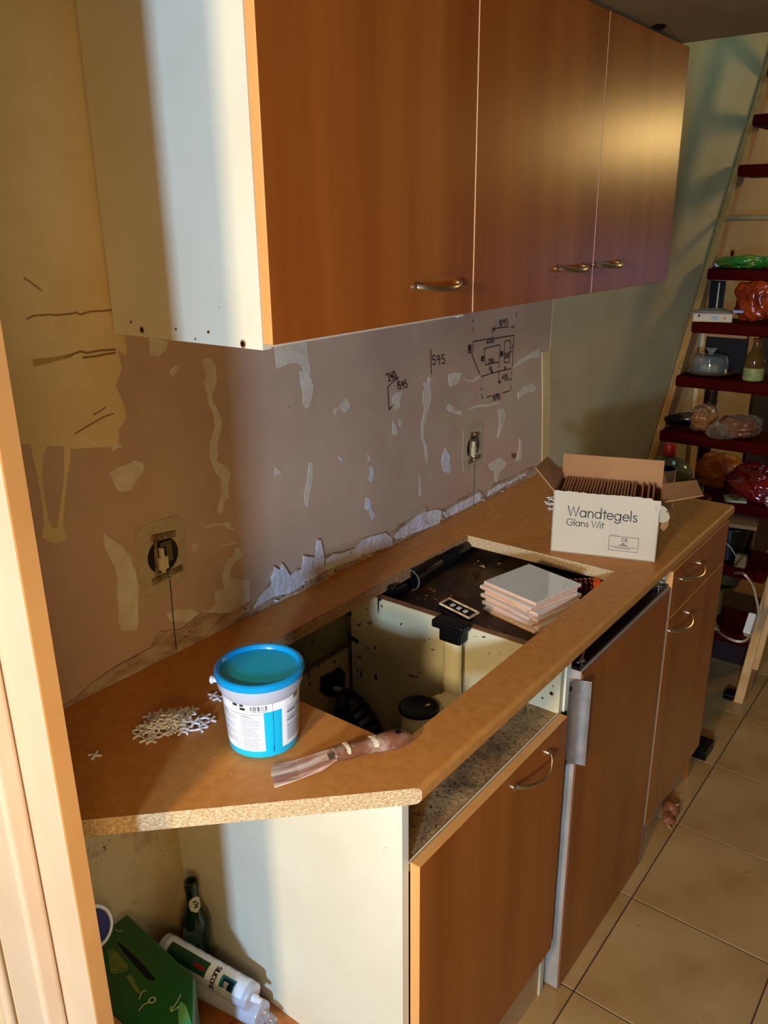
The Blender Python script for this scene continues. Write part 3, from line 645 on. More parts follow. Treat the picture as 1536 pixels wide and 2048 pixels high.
h = hit(2, ZT, 190, 1512); spacer(h.x, h.y, ZT, .55, label='single white cross spacer lying alone near the door frame', group=None)
h = hit(2, ZT, 422, 1441); spacer(h.x, h.y, ZT, .2, label='white cross spacer at the right end of the pile, nearest the bucket', group=None)
for k, (px, py) in enumerate([(427, 1392), (436, 1398)]):
    h = hit(2, ZT, px, py); spacer(h.x, h.y, ZT+.0002, .3+k, label='white cross spacer half hidden behind the cyan bucket', group='cross spacers peeking out behind the bucket')
for k, (px, py) in enumerate([(1096, 1003), (1099, 1009), (1103, 1002), (1103, 1016), (1108, 1008), (1100, 998)]):
    h = hit(2, ZT+.004, px, py); spacer(h.x, h.y, ZT+.0003+.0035*(k % 3), .5*k, .1 if k % 3 else 0, 0, 'white cross spacer in the small heap behind the left edge of the tile carton', 'cross spacers behind the tile carton')

# --- putty knife
a0 = hit(2, ZT, 545, 1556); a1 = hit(2, ZT, 822, 1484); dv = (a1-a0); ang = math.atan2(dv.y, dv.x); Ln = dv.length
pk = thing('putty_knife', 'plaster-crusted putty knife lying by the sink cutout', 'putty knife', (a0.x, a0.y, ZT), ang)
bl = .46*Ln
Mi = (Matrix.Translation(a0) @ Matrix.Rotation(ang, 4, 'Z')).inverted()
out_ = [Mi @ hit(2, ZT, *p) for p in [(549, 1577), (600, 1560), (645, 1546), (690, 1526)]]+[Vector((bl, -.006, 0)), Vector((bl, .006, 0))]+[Mi @ hit(2, ZT, *p) for p in [(684, 1507), (640, 1511), (590, 1523), (545, 1532), (542, 1550)]]
mb = MB(); mb.prism([(p.x, p.y) for p in out_], .0009, .0026)
for i, v in enumerate(mb.v): v.z += max(0, v.x-.55*bl)*.22
mb.build('blade', mat('crusted_blade', S(222, 200, 176), .6, S(168, 112, 86), 34, (.3, 1.8, 1), (.42, .6), bump=.6, bscale=60, spots=S(70, 40, 28), spot_scale=22, spot_th=.1), pk, local=True)
mb = MB(); pts = []; rads = []
for i in range(15):
    t = i/14; x = bl-.006+(Ln-bl+.004)*t
    pts.append((x, 0, .0125)); rads.append([.0095, .0105, .011, .0105, .010, .0098, .0102, .011, .012, .0128, .0133, .0133, .0125, .0105, .006][i])
mb.tube(pts, 0, 18, rads=rads, sq=((0, 0, 1), 1.32)); hd = mb.build('handle', mat('old_wood_handle', S(150, 96, 62), .4, S(106, 62, 38), 9, (1, 4, 4), spots2=S(180, 150, 128), spot2_scale=20, spot2_r=(.52, .68), bump=.15), pk, smooth=True, local=True)
MB().tube([(bl-.016, 0, .0085), (bl+.004, 0, .0115)], .0075, 14).build('ferrule', M_steel, pk, smooth=True, local=True)
mb = MB(); mb.lathe([(.0058, 0), (.0045, .0009), (0, .0004)], 18, Matrix.Translation((Ln-.022, 0, .0250))); mb.build('hanging_hole', M_blk, pk, local=True)
mb = MB()
for x, wx in ((bl+.014, .0035), (bl+.058, .0045)):
    for k in range(10):
        a = -1.0+k*.22; r = .0109 if x < bl+.03 else .0108
        mb.box(x-wx*R_.uniform(.5, 1.2), x+wx*R_.uniform(.4, 1.2), math.sin(a)*r*1.32-.002, math.sin(a)*r*1.32+.002, .0125+math.cos(a)*r-.001, .0125+math.cos(a)*r+.0009)
mb.build('plaster_splash', mat('cream_splash', S(236, 214, 176), .5), pk, local=True)

# --- carton of wall tiles
cA = Vector((1.269, -.337)); cB = Vector((1.348, -.568)); wv = (cB-cA); W_ = wv.length; cang = math.atan2(wv.y, wv.x); D_, Hc = .166, .152
ct = thing('tile_carton', 'opened white tile carton reading Wandtegels Glans Wit on the worktop', 'box', (cA.x, cA.y, ZT), cang)
# local x along the printed front, y away from the camera
t = .003
mb = MB(); mb.box(0, W_, 0, t, 0, Hc, 0); mb.box(0, W_, D_-t, D_, 0, Hc, 0); mb.box(0, t, 0, D_, 0, Hc, 0); mb.box(W_-t, W_, 0, D_, 0, Hc-.022, 0); mb.box(0, W_, 0, D_, 0, t, 0)
# inner faces brown
mb.m = [0]*30; 
def setf(idx): 
    for i in idx: mb.m[i] = 1
setf([4, 8, 15, 22, 25, 1, 7, 13, 19])
mb.m = [1, 1, 0, 0, 1, 0,  0, 1, 1, 0, 0, 0,  0, 1, 0, 1, 0, 0,  0, 1, 0, 0, 0, 1,  0, 1, 0, 0, 0, 0]
mb.build('carton_body', [M_cardw, M_card], ct, local=True)
Tb = lambda x, z, h: (x, -h, z)
# back flap standing up, left flap leaning out, right flap lying out
mb = MB(); mb.box(.0, W_, D_-t, D_, Hc, Hc+.052); o = mb.build('flap', M_card, ct, local=True)
def flap(pts, th=.003):
    mb = MB(); P = [Vector(p) for p in pts]; nrm = (P[1]-P[0]).cross(P[2]-P[0]).normalized()*th
    mb.add(P+[p+nrm for p in P], [(0, 1, 2, 3), (4, 7, 6, 5), (0, 4, 5, 1), (1, 5, 6, 2), (2, 6, 7, 3), (3, 7, 4, 0)]); return mb.build('flap', M_card, ct, local=True)
flap([(0, .002, Hc), (0, D_, Hc), (-.042, D_-.004, Hc+.040), (-.052, .030, Hc+.046)])
flap([(W_, .055, Hc-.020), (W_, D_-.01, Hc-.004), (W_+.078, D_+.004, Hc+.008), (W_+.092, .070, Hc+.002)])
# torn top edge and tape scraps
mb = MB(); n = 26; top = [(W_*(.0+.92*i/n), Hc+.0035+R_.uniform(-.0006, .0022)) for i in range(n+1)]
mb.prism([(0, Hc-.002)]+top+[(W_*.93, Hc-.006)], .0, .0022, T=lambda a, b, c: (a, -.0005-c+.0025, b)); mb.build('torn_edge', M_cardw, ct, local=True)
for k, (x, z, s_) in enumerate([(W_+.004, .128, .014), (W_+.010, .108, .017), (W_+.016, .090, .013), (W_+.013, .118, .011)]):
    pts = [(x+s_*R_.uniform(.6, 1.2)*math.cos(2*PI*q/7+k), z+s_*R_.uniform(.6, 1.2)*math.sin(2*PI*q/7+k)) for q in range(7)]
    mb = MB(); mb.prism(pts, 0, .0015, T=lambda a, b, c: (a-.003, .004+c+.006*k+(a-x)*.5, b)); mb.build('torn_scrap', M_cardw if k < 2 else M_card, ct, local=True)
# lettering in strokes
def st(ch):
    return {'W': ([[(0, 1), (.27, 0), (.52, .95), (.77, 0), (1.04, 1)]], 1.14), 'a': ([arc(.3, .31, .28, 0, 360, 20, .31), [(.58, .62), (.58, 0)]], .76),
            'n': ([[(.05, .62), (.05, 0)], [(.05, .34)]+arc(.27, .37, .22, 170, 0, 10, .25)+[(.49, 0)]], .66),
            'd': ([arc(.3, .31, .28, 0, 360, 20, .31), [(.58, 1.04), (.58, 0)]], .76), 't': ([[(.16, .86), (.16, 0)], [(0, .62), (.34, .62)]], .38),
            'e': ([[(.03, .33), (.57, .33)]+arc(.3, .31, .28, 4, 318, 18, .31)], .70), 'g': ([arc(.3, .31, .28, 0, 360, 20, .31), [(.58, .62), (.58, -.05)]+arc(.31, -.05, .27, 0, -160, 9, .25)], .76),
            'l': ([[(.05, 1.04), (.05, 0)]], .24), 's': ([arc(.2, .47, .15, 40, 250, 9, .15)+arc(.2, .16, .17, 70, -150, 10, .16)], .48),
            'G': ([[(.55, .47), (.96, .47)]+arc(.5, .5, .46, -4, -318, 22, .5)], 1.08), 'i': ([[(.05, .62), (.05, 0)], [(.05, .84), (.05, .88)]], .24),
            'C': ([arc(.4, .5, .36, 50, 310, 14, .5)], .86), 'E': ([arc(.4, .5, .36, 50, 310, 14, .5), [(.06, .5), (.55, .5)]], .8), ' ': ([], .38)}[ch]
def text(mb, s_, x, z, hgt, wd, T):
    for ch in s_:
        pl_, adv = st(ch); ribbon(mb, [[(x+a*hgt, z+b*hgt) for a, b in q] for q in pl_], wd, T, .0007); x += adv*hgt
mb = MB(); text(mb, 'Wandtegels', .036, .096, .0245, .0024, Tb); text(mb, 'Glans Wit', .034, .072, .0165, .0017, Tb)
text(mb, 'CE', .165, .044, .0085, .0013, Tb)
bx = [(.136, .020), (.203, .020), (.203, .056), (.136, .056), (.136, .020)]
ribbon(mb, [bx], .0009, Tb, .0007)
for z, x0_, x1_, hh in [(.0385, .167, .172, .0022), (.0345, .161, .178, .0020), (.0300, .139, .200, .0011), (.0262, .151, .187, .0011), (.0585, .137, .155, .0007)]:
    x = x0_
    while x < x1_: l_ = R_.uniform(.0015, .0045); ribbon(mb, [[(x, z), (min(x+l_, x1_), z)]], hh, Tb, .0007); x += l_+.0012
mb.build('printed_lettering', mat('black_print', S(24, 20, 22), .6), ct, local=True)
# the tiles standing in it
T0 = None
xs = [.007+.0073*i for i in range(24)]+[.189, .203, .2145, .2275][:3]
for k, x in enumerate(xs):
    if T0 is None:
        mb = MB(); mb.box(-.0022, .0022, -.0725, .0725, 0, .145); T0 = mb.build('wall_tile', [M_bisqd], local=True, bevel=.0007, bseg=1); o = T0
    else: o = T0.copy(); COL.objects.link(o)
    lean = .05+R_.uniform(-.012, .012) if k < 24 else .10
    Mx = Matrix.Translation((cA.x, cA.y, ZT)) @ Matrix.Rotation(cang, 4, 'Z') @ Matrix.Translation((x+.004, D_/2-.0, .0035)) @ Matrix.Rotation(lean*.5, 4, 'Y')
    o.location = Mx.translation; o.rotation_euler = Mx.to_euler()
    tag(o, 'wall tile standing on edge inside the white carton', 'tile', 'wall tiles on edge in the carton')

# --- stack of tiles on the fridge top
stp = [(-.000, 0, -13), (.004, -.004, -11.5), (-.003, .002, -15), (.005, -.003, -12.5), (-.006, .004, -17), (.002, -.002, -12), (-.004, .006, -19), (-.010, .004, -14), (0, 0, -13)]
T1 = None
names_ = ['bottom tile of the stack', 'second tile from the bottom of the stack', 'third tile from the bottom of the stack', 'fourth tile from the bottom of the stack', 'middle tile of the stack', 'fourth tile from the top of the stack', 'third tile from the top of the stack', 'second tile from the top of the stack', 'topmost tile of the stack']
for k, (dx, dy, a) in enumerate(stp):
    if T1 is None:
        T1 = thing('glazed_tile', '', 'tile'); g = MB(); g.box(-.075, .075, -.075, .075, 0, .0062); g.build('bisque', M_bisq, T1, bevel=.0006, bseg=1, local=True)
        g = MB(); g.box(-.0748, .0748, -.0748, .0748, .0062, .0072); g.build('glaze', M_glaze, T1, bevel=.0004, bseg=1, local=True); o = T1
    else:
        o = T1.copy(); COL.objects.link(o)
        for c_ in T1.children: q = c_.copy(); COL.objects.link(q); q.parent = o
    o.location = (1.051+dx, -.403+dy, .8407+k*.0081); o.rotation_euler = (R_.uniform(-.004, .004) if k else 0, R_.uniform(-.004, .004) if k else 0, math.radians(a))
    tag(o, 'square white glazed wall tile, '+names_[k]+' in the cutout', 'tile', 'glazed tiles stacked in the cutout')

# --- black pipes lying in the cutout
q0, q1 = Vector((.955, -.100, .869)), Vector((1.30, -.095, .869))
bp_ = thing('black_drain_pipe', 'black plastic drain pipe with ribbed sleeve lying at the back of the cutout', 'pipe', (1.1, -.1, .841))
dq = (q1-q0).normalized()
mb = MB(); mb.tube([(.99, -.118, .866), (1.10, -.112, .866)], .027, 28); mb.build('socket', M_blkg, bp_, smooth=True)
mb = MB(); n = 24; pts = [(1.10+.0035*i, -.112, .866) for i in range(n)]; mb.tube(pts, 0, 24, rads=[.0225+.0022*(i % 2) for i in range(n)]); mb.build('ribbed_sleeve', M_blk, bp_)
mb = MB(); mb.tube([(1.17, -.112, .866), (1.235, -.112, .864)], .022, 24); mb.build('pipe', M_blkg, bp_, smooth=True)
mb = MB(); mb.lathe([(.0245, 0), (.027, .002), (.027, .003), (.0235, .003)], 28, Matrix.Translation((.9905, -.118, .866)) @ Matrix.Rotation(-PI/2, 4, 'Y'), cap=False); mb.build('seal_ring', mat('grey_seal', S(90, 90, 92), .3), bp_, smooth=True)
mb = MB(); mb.lathe([(.0235, -.002), (0, -.002)], 28, Matrix.Translation((.9895, -.118, .866)) @ Matrix.Rotation(-PI/2, 4, 'Y'), cap=False); mb.build('pipe_mouth', mat('pipe_dark', S(6, 6, 6), .9), bp_)
b2 = thing('black_angle_fitting', 'small black plastic fitting lying in front of the drain pipe mouth', 'fitting', (.94, -.10, .841))
mb = MB(); mb.box(.905, .965, -.128, -.096, .8407, .870); mb.box(.898, .915, -.135, -.090, .8407, .884); mb.build('body', M_blkg, b2, bevel=.004)

# --- screwdriver with orange end
h0 = Vector((1.236, -.484, .862)); h1 = Vector((1.172, -.385, .852)); dv = (h1-h0).normalized()
sd = thing('screwdriver', 'screwdriver with black and orange striped handle in the cutout corner', 'screwdriver', tuple(h0))
Mx = Matrix.Translation(h0) @ dv.to_track_quat('Z', 'Y').to_matrix().to_4x4()
MB().lathe([(0, -.004), (.009, -.003), (.0145, .002), (.0155, .010), (.0155, .018), (0, .018)], 28, Mx).build('end_cap', mat('orange_plastic', S(238, 92, 28), .35), sd, smooth=True)
MB().lathe([(.0152, .018), (.0150, .03), (.0158, .05), (.0135, .075), (.009, .088), (0, .09)], 28, Mx).build('grip', M_blk, sd, smooth=True)
mb = MB()
for k in range(5):
    for q in range(8):
        a = 2*PI*q/8; mb.tbox(Mx @ Matrix.Rotation(a, 4, 'Z') @ Matrix.Translation((.0148, 0, .023+k*.011)) @ Matrix.Rotation(.5, 4, 'X'), 0, .0016, -.0045, .0045, -.0018, .0018)
mb.build('orange_stripes', MC['orange_plastic'], sd)
MB().tube([h0+dv*.085, h0+dv*.17], .003, 10).build('shaft', M_steel, sd, smooth=True)

# --- debris
mb = MB()
def crumb(x, y, z, s_):
    k = len(mb.v); pts = [Vector((x, y, z))+Vector((R_.uniform(-1, 1)*s_, R_.uniform(-1, 1)*s_, abs(R_.uniform(0, 1))*s_*.6)) for _ in range(4)]
    mb.v.extend(pts); mb.f.extend([(k, k+1, k+2), (k, k+2, k+3), (k, k+3, k+1), (k+1, k+3, k+2)]); mb.m.extend([0]*4)
for _ in range(60): crumb(R_.uniform(.90, 1.23), R_.uniform(-.48, -.15), .8408, R_.choice((.002, .003, .005)))
for px, py, s_ in [(835, 1180, .012), (1000, 1128, .010), (968, 1135, .010), (955, 1125, .008), (850, 1192, .007), (872, 1200, .006)]: h = hit(2, .841, px, py); crumb(h.x, h.y, .8408, s_)
tag(mb.build('wood_chips', M_chip), 'pale crumbs and chips scattered over the dark fridge top', 'debris', kind='stuff')
mb = MB()
for px, py, s_ in [(950, 1148, .013), (956, 1155, .010), (905, 1190, .012), (915, 1196, .010), (1003, 1270, .008)]:
    h = hit(2, .841, px, py)
    for _ in range(5): crumb(h.x+R_.uniform(-.01, .01), h.y+R_.uniform(-.01, .01), .8408, s_)
tag(mb.build('rust_flakes', mat('dark_rust', S(70, 28, 16), .6)), 'dark rusty flakes lying between the drain pipe and the tile stack', 'debris', kind='stuff')
mb = MB()
for _ in range(420):
    x = R_.uniform(.36, .855); y = R_.triangular(-.566, -.46, -.5); crumb(x, y, .7427, R_.choice((.001, .0015, .0025)))
tag(mb.build('dust_crumbs', mat('dark_crumbs', S(44, 26, 14), .9)), 'dark crumbs covering the dusty rail below the worktop', 'debris', kind='stuff')
mb = MB()
for px, py in [(985, 1085), (1062, 1195), (1130, 1235), (700, 1500), (465, 1548), (640, 1440), (160, 1480), (430, 1515), (1067, 1303), (1220, 1200)]: h = hit(2, ZT, px, py); crumb(h.x, h.y, ZT+.0002, .002)
tag(mb.build('grit', M_patchw), 'tiny pale grit specks on the worktop', 'debris', kind='stuff')
mb = MB()
for _ in range(26):
    x, y = R_.uniform(.95, 2.1), R_.uniform(-1.05, -.63); crumb(x, y, .0003, R_.choice((.002, .003, .004)))
tag(mb.build('floor_dirt', MC['dark_crumbs']), 'dark dirt specks scattered over the floor tiles', 'debris', kind='stuff')
# dried leaf-like shell by the plinth
h = hit(2, .012, 1332, 1622); ds = thing('crumpled_scrap', 'crumpled brown scrap on the floor against the plinth', 'scrap', (h.x, h.y-.012, 0))
from mathutils import noise
def blob(name, m_, parent, rx, ry, rz_, cz, seed, amp=.25, sub=3, smooth=True, off=(0, 0), rot=0, crumple=0):
    """soft irregular body: sines for the lumps, ridged noise for the folds; flattened where it rests"""
    bm = bmesh.new(); bmesh.ops.create_icosphere(bm, subdivisions=sub+(2 if crumple else 0), radius=1); rnd = random.Random(seed)
    ks = [(Vector((rnd.uniform(-3, 3), rnd.uniform(-3, 3), rnd.uniform(-3, 3))), rnd.uniform(0, 6)) for _ in range(5)]
    for v in bm.verts:
        f = 1+amp*sum(math.sin(k.dot(v.co)+p) for k, p in ks)/5
        if crumple:
            q = v.co*1.5+Vector((seed, 0, 0)); f += crumple*(.5-abs(noise.noise(q))*2.2)+crumple*.35*(.4-abs(noise.noise(q*2.7))*2)
        c = v.co*f; c = Vector((c.x*rx, c.y*ry, c.z*rz_))
        c.rotate(Matrix.Rotation(rot, 3, 'Z')); v.co = c+Vector((off[0], off[1], cz))
        if v.co.z < .0008: v.co.z = .0008
    me = bpy.data.meshes.new(name); bm.to_mesh(me); bm.free()
    for p in me.polygons: p.use_smooth = smooth
    me.materials.append(m_); o = bpy.data.objects.new(name, me); COL.objects.link(o)
    if parent is not None: o.parent = parent
    return o
M_shell = mat('dry_brown_skin', S(150, 84, 40), .5, S(90, 44, 20), 30, bump=.4)
blob('skin', M_shell, ds, .026, .020, .022, .023, 3, .6, off=(0, 0)); blob('skin', M_shell, ds, .018, .016, .014, .016, 8, .7, off=(-.03, -.006))
blob('paper_shred', M_card, ds, .014, .005, .004, .005, 9, .5, off=(-.050, -.014), rot=.8); blob('paper_shred', M_card, ds, .012, .003, .004, .036, 5, .5, off=(.012, -.012), rot=-.6)
# black foot under the cabinet end
h = hit(2, 0, 1378, 1503)
ft = thing('black_block', 'small black block on the floor at the cabinet corner', 'block', (1.99, -.535, 0)); mb = MB(); mb.box(1.955, 2.045, -.598, -.515, 0, .034); mb.box(1.965, 2.035, -.588, -.525, .034, .038); mb.build('body', M_blk, ft, bevel=.006)

# --- tin can
cn = thing('tin_can', 'open steel tin can without a label behind the carton', 'can', (1.765, -.425, ZT))
prof = [(0, .001), (.0365, 0), (.0385, .0015), (.037, .004), (.037, .030)]
for k in range(7): prof += [(.0378, .033+k*.0055), (.0364, .0357+k*.0055)]
prof += [(.037, .075), (.037, .104), (.0388, .106), (.0388, .109), (.0362, .109), (.0360, .020), (0, .018)]
MB().lathe(prof, 48).build('can_body', M_steel, cn, smooth=True, local=True)
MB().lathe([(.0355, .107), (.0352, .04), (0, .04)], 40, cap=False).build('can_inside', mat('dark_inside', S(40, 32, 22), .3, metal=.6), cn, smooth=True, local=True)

# ================================================================== INSIDE THE CORNER UNIT
BZ = .25
bo = thing('beer_bottle', 'dark green glass beer bottle standing in the back corner of the compartment', 'bottle', (.3075, -.090, BZ))
M_gg = mat('dark_green_glass', S(10, 34, 12), .08, spec=.5, coat=.2)
prof = [(0, 0), (.028, 0), (.0305, .004), (.0305, .13), (.0285, .148), (.019, .170), (.0145, .186), (.0135, .222), (.0150, .2235), (.0152, .233), (.0138, .2345), (.0138, .243), (.009, .243), (.009, .235), (0, .235)]
MB().lathe(prof, 40).build('glass', M_gg, bo, smooth=True, local=True)
vb = math.atan2(CAM.y+.09, CAM.x-.3075)
mb = MB(); 
def cshell(mb, rf, ca, ha, z0, z1, off, n=10, oval=True):
    k = len(mb.v); rows = 8
    for j in range(rows+1):
        z = z0+(z1-z0)*j/rows; t_ = (2*j/rows-1); ww = ha*math.sqrt(max(0, 1-t_*t_)) if oval else ha
        for i in range(n+1):
            a = ca-ww+2*ww*i/n; r = rf(z)+off; mb.v.append(Vector((r*math.cos(a), r*math.sin(a), z)))
    for j in range(rows):
        for i in range(n): q = k+j*(n+1)+i; mb.f.append((q, q+1, q+n+2, q+n+1)); mb.m.append(0)
def brf(z):
    for (r0, z0), (r1, z1) in zip(prof[2:], prof[3:]):
        if z0 <= z <= z1 and z1 > z0: return r0+(r1-r0)*(z-z0)/(z1-z0)
    return .014
cshell(mb, brf, vb+.25, .95, .174, .212, .0006); mb.build('neck_label', mat('neck_label_paper', S(190, 186, 150), .5), bo, smooth=True, local=True)
mb = MB(); 
for k, (z, a0_, a1_) in enumerate([(.200, -.3, .2), (.192, -.15, .5), (.186, -.2, .35)]):
    P = []
    for i in range(12): t_ = i/11; a = vb+.25+a0_+(a1_-a0_)*t_; zz_ = z+.003*math.sin(i*2.2); r = brf(zz_)+.0012; P.append((r*math.cos(a), r*math.sin(a), zz_))
    mb.tube(P, .0007, 5)
mb.build('neck_lettering', MC['black_print'], bo, local=True)
bo.scale = (.93, .93, .92)
# silicone cartridge leaning over the carrier towards the panel
n0 = Vector((.284, -.270, .3262)); n1 = Vector((.252, -.058, .340)); dv = (n1-n0).normalized(); Mx = Matrix.Translation(n0) @ dv.to_track_quat('Z', 'Y').to_matrix().to_4x4()
sc_ = thing('sealant_cartridge', 'white sealant cartridge with green and blue print lying in the compartment', 'cartridge', tuple(n0))
MB().lathe([(0, .001), (.0235, 0), (.0245, .002), (.0245, .212), (.023, .213), (0, .205)], 44, Mx).build('tube_body', mat('translucent_tube', S(206, 206, 210), .25, trans=.15), sc_, smooth=True)
MB().lathe([(.0075, -.0005), (.0075, -.010), (.0055, -.0105), (.0055, -.018), (.003, -.019), (0, -.019)], 20, Mx).build('nozzle_stub', M_white, sc_, smooth=True)
Z_ = Mx.to_3x3().inverted()
def tang(dirv):
    l = Z_ @ Vector(dirv); return math.atan2(l.y, l.x)
camd = (CAM-n0).normalized(); ac = tang(camd)
def tsh(mb, a0_, a1_, z0, z1, off, mi=0, n=14):
    k = len(mb.v)
    for i in range(n+1):
        a = ac+a0_+(a1_-a0_)*i/n
        for z in (z0, z1): mb.v.append(Mx @ Vector(((.0245+off)*math.cos(a), (.0245+off)*math.sin(a), z)))
    for i in range(n): mb.f.append((k+2*i, k+2*i+2, k+2*i+3, k+2*i+1)); mb.m.append(mi)
up = tang((0, 0, 1)); sg = 1 if math.sin(up-ac) > 0 else -1
g = lambda a: a*sg
mb = MB(); tsh(mb, g(-.55), g(2.2), .010, .200, .0003, 0, 24); mb.build('label', M_lab, sc_, smooth=True)
mb = MB(); tsh(mb, g(-.55), g(.55), .095, .190, .0007); mb.build('green_print', mat('green_print', S(18, 74, 44), .4), sc_, smooth=True)
mb = MB(); tsh(mb, g(-.5), g(.35), .030, .062, .0007); mb.build('blue_print', mat('teal_print', S(20, 120, 140), .4), sc_, smooth=True)
mb = MB(); tsh(mb, g(-.45), g(.18), .033, .056, .0010); mb.build('dark_print', mat('navy_print', S(10, 26, 50), .4), sc_, smooth=True)
mb = MB(); tsh(mb, g(-.2), g(.1), .10, .125, .0010); mb.build('red_print', mat('red_print', S(150, 24, 24), .4), sc_, smooth=True)
def tT(a, b, h_):   # a = angle text runs along, b = along tube
    an = ac+g(a/.0245); r = .0245+h_; return Mx @ Vector((r*math.cos(an), r*math.sin(an), b))
STR = {'S': [arc(.3, .74, .24, 40, 250, 8, .24)+arc(.3, .26, .26, 80, -140, 8, .26)], 'I': [[(.1, 0), (.1, 1)]], 'L': [[(.05, 1), (.05, 0), (.5, 0)]], 'C': [arc(.4, .5, .36, 50, 310, 12, .5)], 'O': [arc(.4, .5, .36, 0, 360, 14, .5)], 'N': [[(.05, 0), (.05, 1), (.6, 0), (.6, 1)]], 'E': [[(.5, 1), (.05, 1), (.05, 0), (.5, 0)], [(.05, .5), (.42, .5)]], 'B': [[(.05, 0), (.05, 1), (.35, 1), (.48, .75), (.3, .52), (.05, .52)], [(.3, .52), (.55, .28), (.4, 0), (.05, 0)]]}
WDT = {'I': .3, 'S': .72, 'L': .62, 'C': .82, 'O': .95, 'N': .8, 'E': .66, 'B': .7}
def ttext(mb, s_, a, b, hh, wd, hgt=.0013):
    x = 0
    for ch in s_:
        ribbon(mb, [[(a-(x+p)*hh*.9, b+q*hh*-1) for p, q in pl_] for pl_ in STR[ch]], wd, tT, hgt); x += WDT[ch]
mb = MB(); ttext(mb, 'SILICONE', .016, .080, .009, .0019); 
for k in range(7):
    for q in range(3): ribbon(mb, [[(.028+q*.004, .02+k*.024), (.028+q*.004, .02+k*.024+R_.uniform(.008, .02))]], .0010, tT, .0009)
mb.build('tube_lettering', MC['black_print'], sc_)
mb = MB(); ttext(mb, 'BISON', -.001, .052, .008, .0014, .0016); mb.build('logo_lettering', M_white, sc_)
m0 = Vector((.297, -.278, .2752)); m1 = Vector((.262, -.06, .2752)); Mx = Matrix.Translation(m0) @ (m1-m0).normalized().to_track_quat('Z', 'Y').to_matrix().to_4x4()
cl = thing('sealant_cartridge', 'unlabelled translucent cartridge lying under the printed one', 'cartridge', tuple(m0))
MB().lathe([(0, .001), (.0235, 0), (.0245, .002), (.0245, .205), (.023, .206), (0, .200)], 44, Mx).build('tube_body', MC['translucent_tube'], cl, smooth=True)
MB().lathe([(.0075, -.0005), (.0075, -.010), (.0105, -.012), (.0095, -.020), (.006, -.030), (0, -.030)], 20, Mx).build('nozzle', mat('clear_plastic', S(220, 224, 228), .08, trans=.85), cl, smooth=True)
# green carrier box
cr = thing('bottle_carrier', 'green cardboard bottle carrier printed with beer bottles in the compartment', 'box', (.10, -.19, BZ))
M_gc = mat('green_carton', S(10, 84, 26), .32, S(6, 62, 18), 3, coat=.2)
mb = MB(); mb.prism([(.052, -.34), (.052, -.05), (.19, -.05), (.184, -.244), (.10, -.34)], BZ+.0005, .44, T=lambda a, b, c: (a, b, c))
for v in mb.v:
    if v.z > .4: v.z += (v.y+.244)*.08+.008
mb.build('carton', M_gc, cr, bevel=.003)
mb = MB(); zt2 = lambda y: .448+(y+.244)*.08+.0006
def top_quad(mb, L, h_=0):
    k = len(mb.v); P = [hit(2, .452, px, py) for px, py in L]
    for p in P: mb.v.append(Vector((p.x, p.y, zt2(p.y)+h_)))
    mb.f.append(tuple(range(k, k+len(P)))); mb.m.append(0)
s7 = lambda a, b: (180+a/6.4, 1780+b/6.4)
top_quad(mb, [s7(*p) for p in [(350, 720), (400, 730), (640, 930), (830, 1130), (820, 1160), (730, 1140), (620, 1030), (450, 850)]]); mb.build('grip_slot', M_blk, cr)
mb = MB(); top_quad(mb, [s7(*p) for p in [(225, 830), (300, 800), (370, 860), (480, 980), (500, 1050), (450, 1090), (350, 1110), (270, 1100), (250, 950)]], .0004); top_quad(mb, [s7(*p) for p in [(470, 1130), (520, 1100), (580, 1180), (630, 1280), (660, 1330), (610, 1330), (540, 1250)]], .0004)
mb.build('bottle_print', mat('yellow_green_print', S(120, 120, 40), .4, S(40, 90, 24), 40), cr)
mb = MB(); top_quad(mb, [s7(*p) for p in [(1120, 1480), (1160, 1400), (1220, 1440), (1270, 1580), (1310, 1715), (1130, 1715)]], .0004); mb.build('bottle_print', mat('bright_green_print', S(40, 150, 90), .35, S(120, 150, 60), 30), cr)
mb = MB()
for L in ([(630, 1400), (660, 1320), (700, 1285), (720, 1300)], [(1160, 1310), (1120, 1400), (1060, 1480), (1030, 1530), (1020, 1500), (1040, 1470)], [(620, 1540), (680, 1470), (750, 1430)], [(330, 570), (380, 590), (430, 575)], [(1030, 1530), (1090, 1500), (1130, 1460)]):
    P = [hit(2, .452, *s7(*p)) for p in L]; mb.tube([(p.x, p.y, zt2(p.y)+.0006) for p in P], .0007, 5)
P = hit(2, .452, *s7(795, 1405)); mb.lathe([(.005, 0), (.0062, .0006), (.004, .0006)], 16, Matrix.Translation((P.x, P.y, zt2(P.y)+.0004)), cap=False)
mb.build('print_highlight', mat('pale_print', S(190, 190, 120), .4), cr)
# blue lidded tub
tb = thing('lidded_tub', 'small white tub with a dark blue lid, mostly hidden by the door frame', 'tub', (.045, -.045, .50))
h = hit(1, -.06, 172, 1846); Mx = Matrix.Translation((h.x, -.075, h.z)) @ Matrix.Rotation(math.radians(62), 4, 'X')
tb.location = (h.x, -.06, h.z)
MB().lathe([(0, -.05), (.028, -.05), (.033, 0), (.036, .002), (.036, .009), (.031, .011), (.030, .009)], 40, Mx, cap=False).build('tub_body', M_white, tb, smooth=True)
MB().lathe([(.0305, .0085), (0, .0085)], 40, Mx, cap=False).build('blue_lid', mat('navy_lid', S(32, 24, 110), .3), tb)
# the carton the tub rests on
kb = thing('cardboard_carton', 'plain brown carton at the very back left of the compartment', 'box', (.02, -.05, BZ)); MB().box(-.05, .047, -.36, -.024, BZ+.0003, h.z-.048).build('carton', M_card, kb)

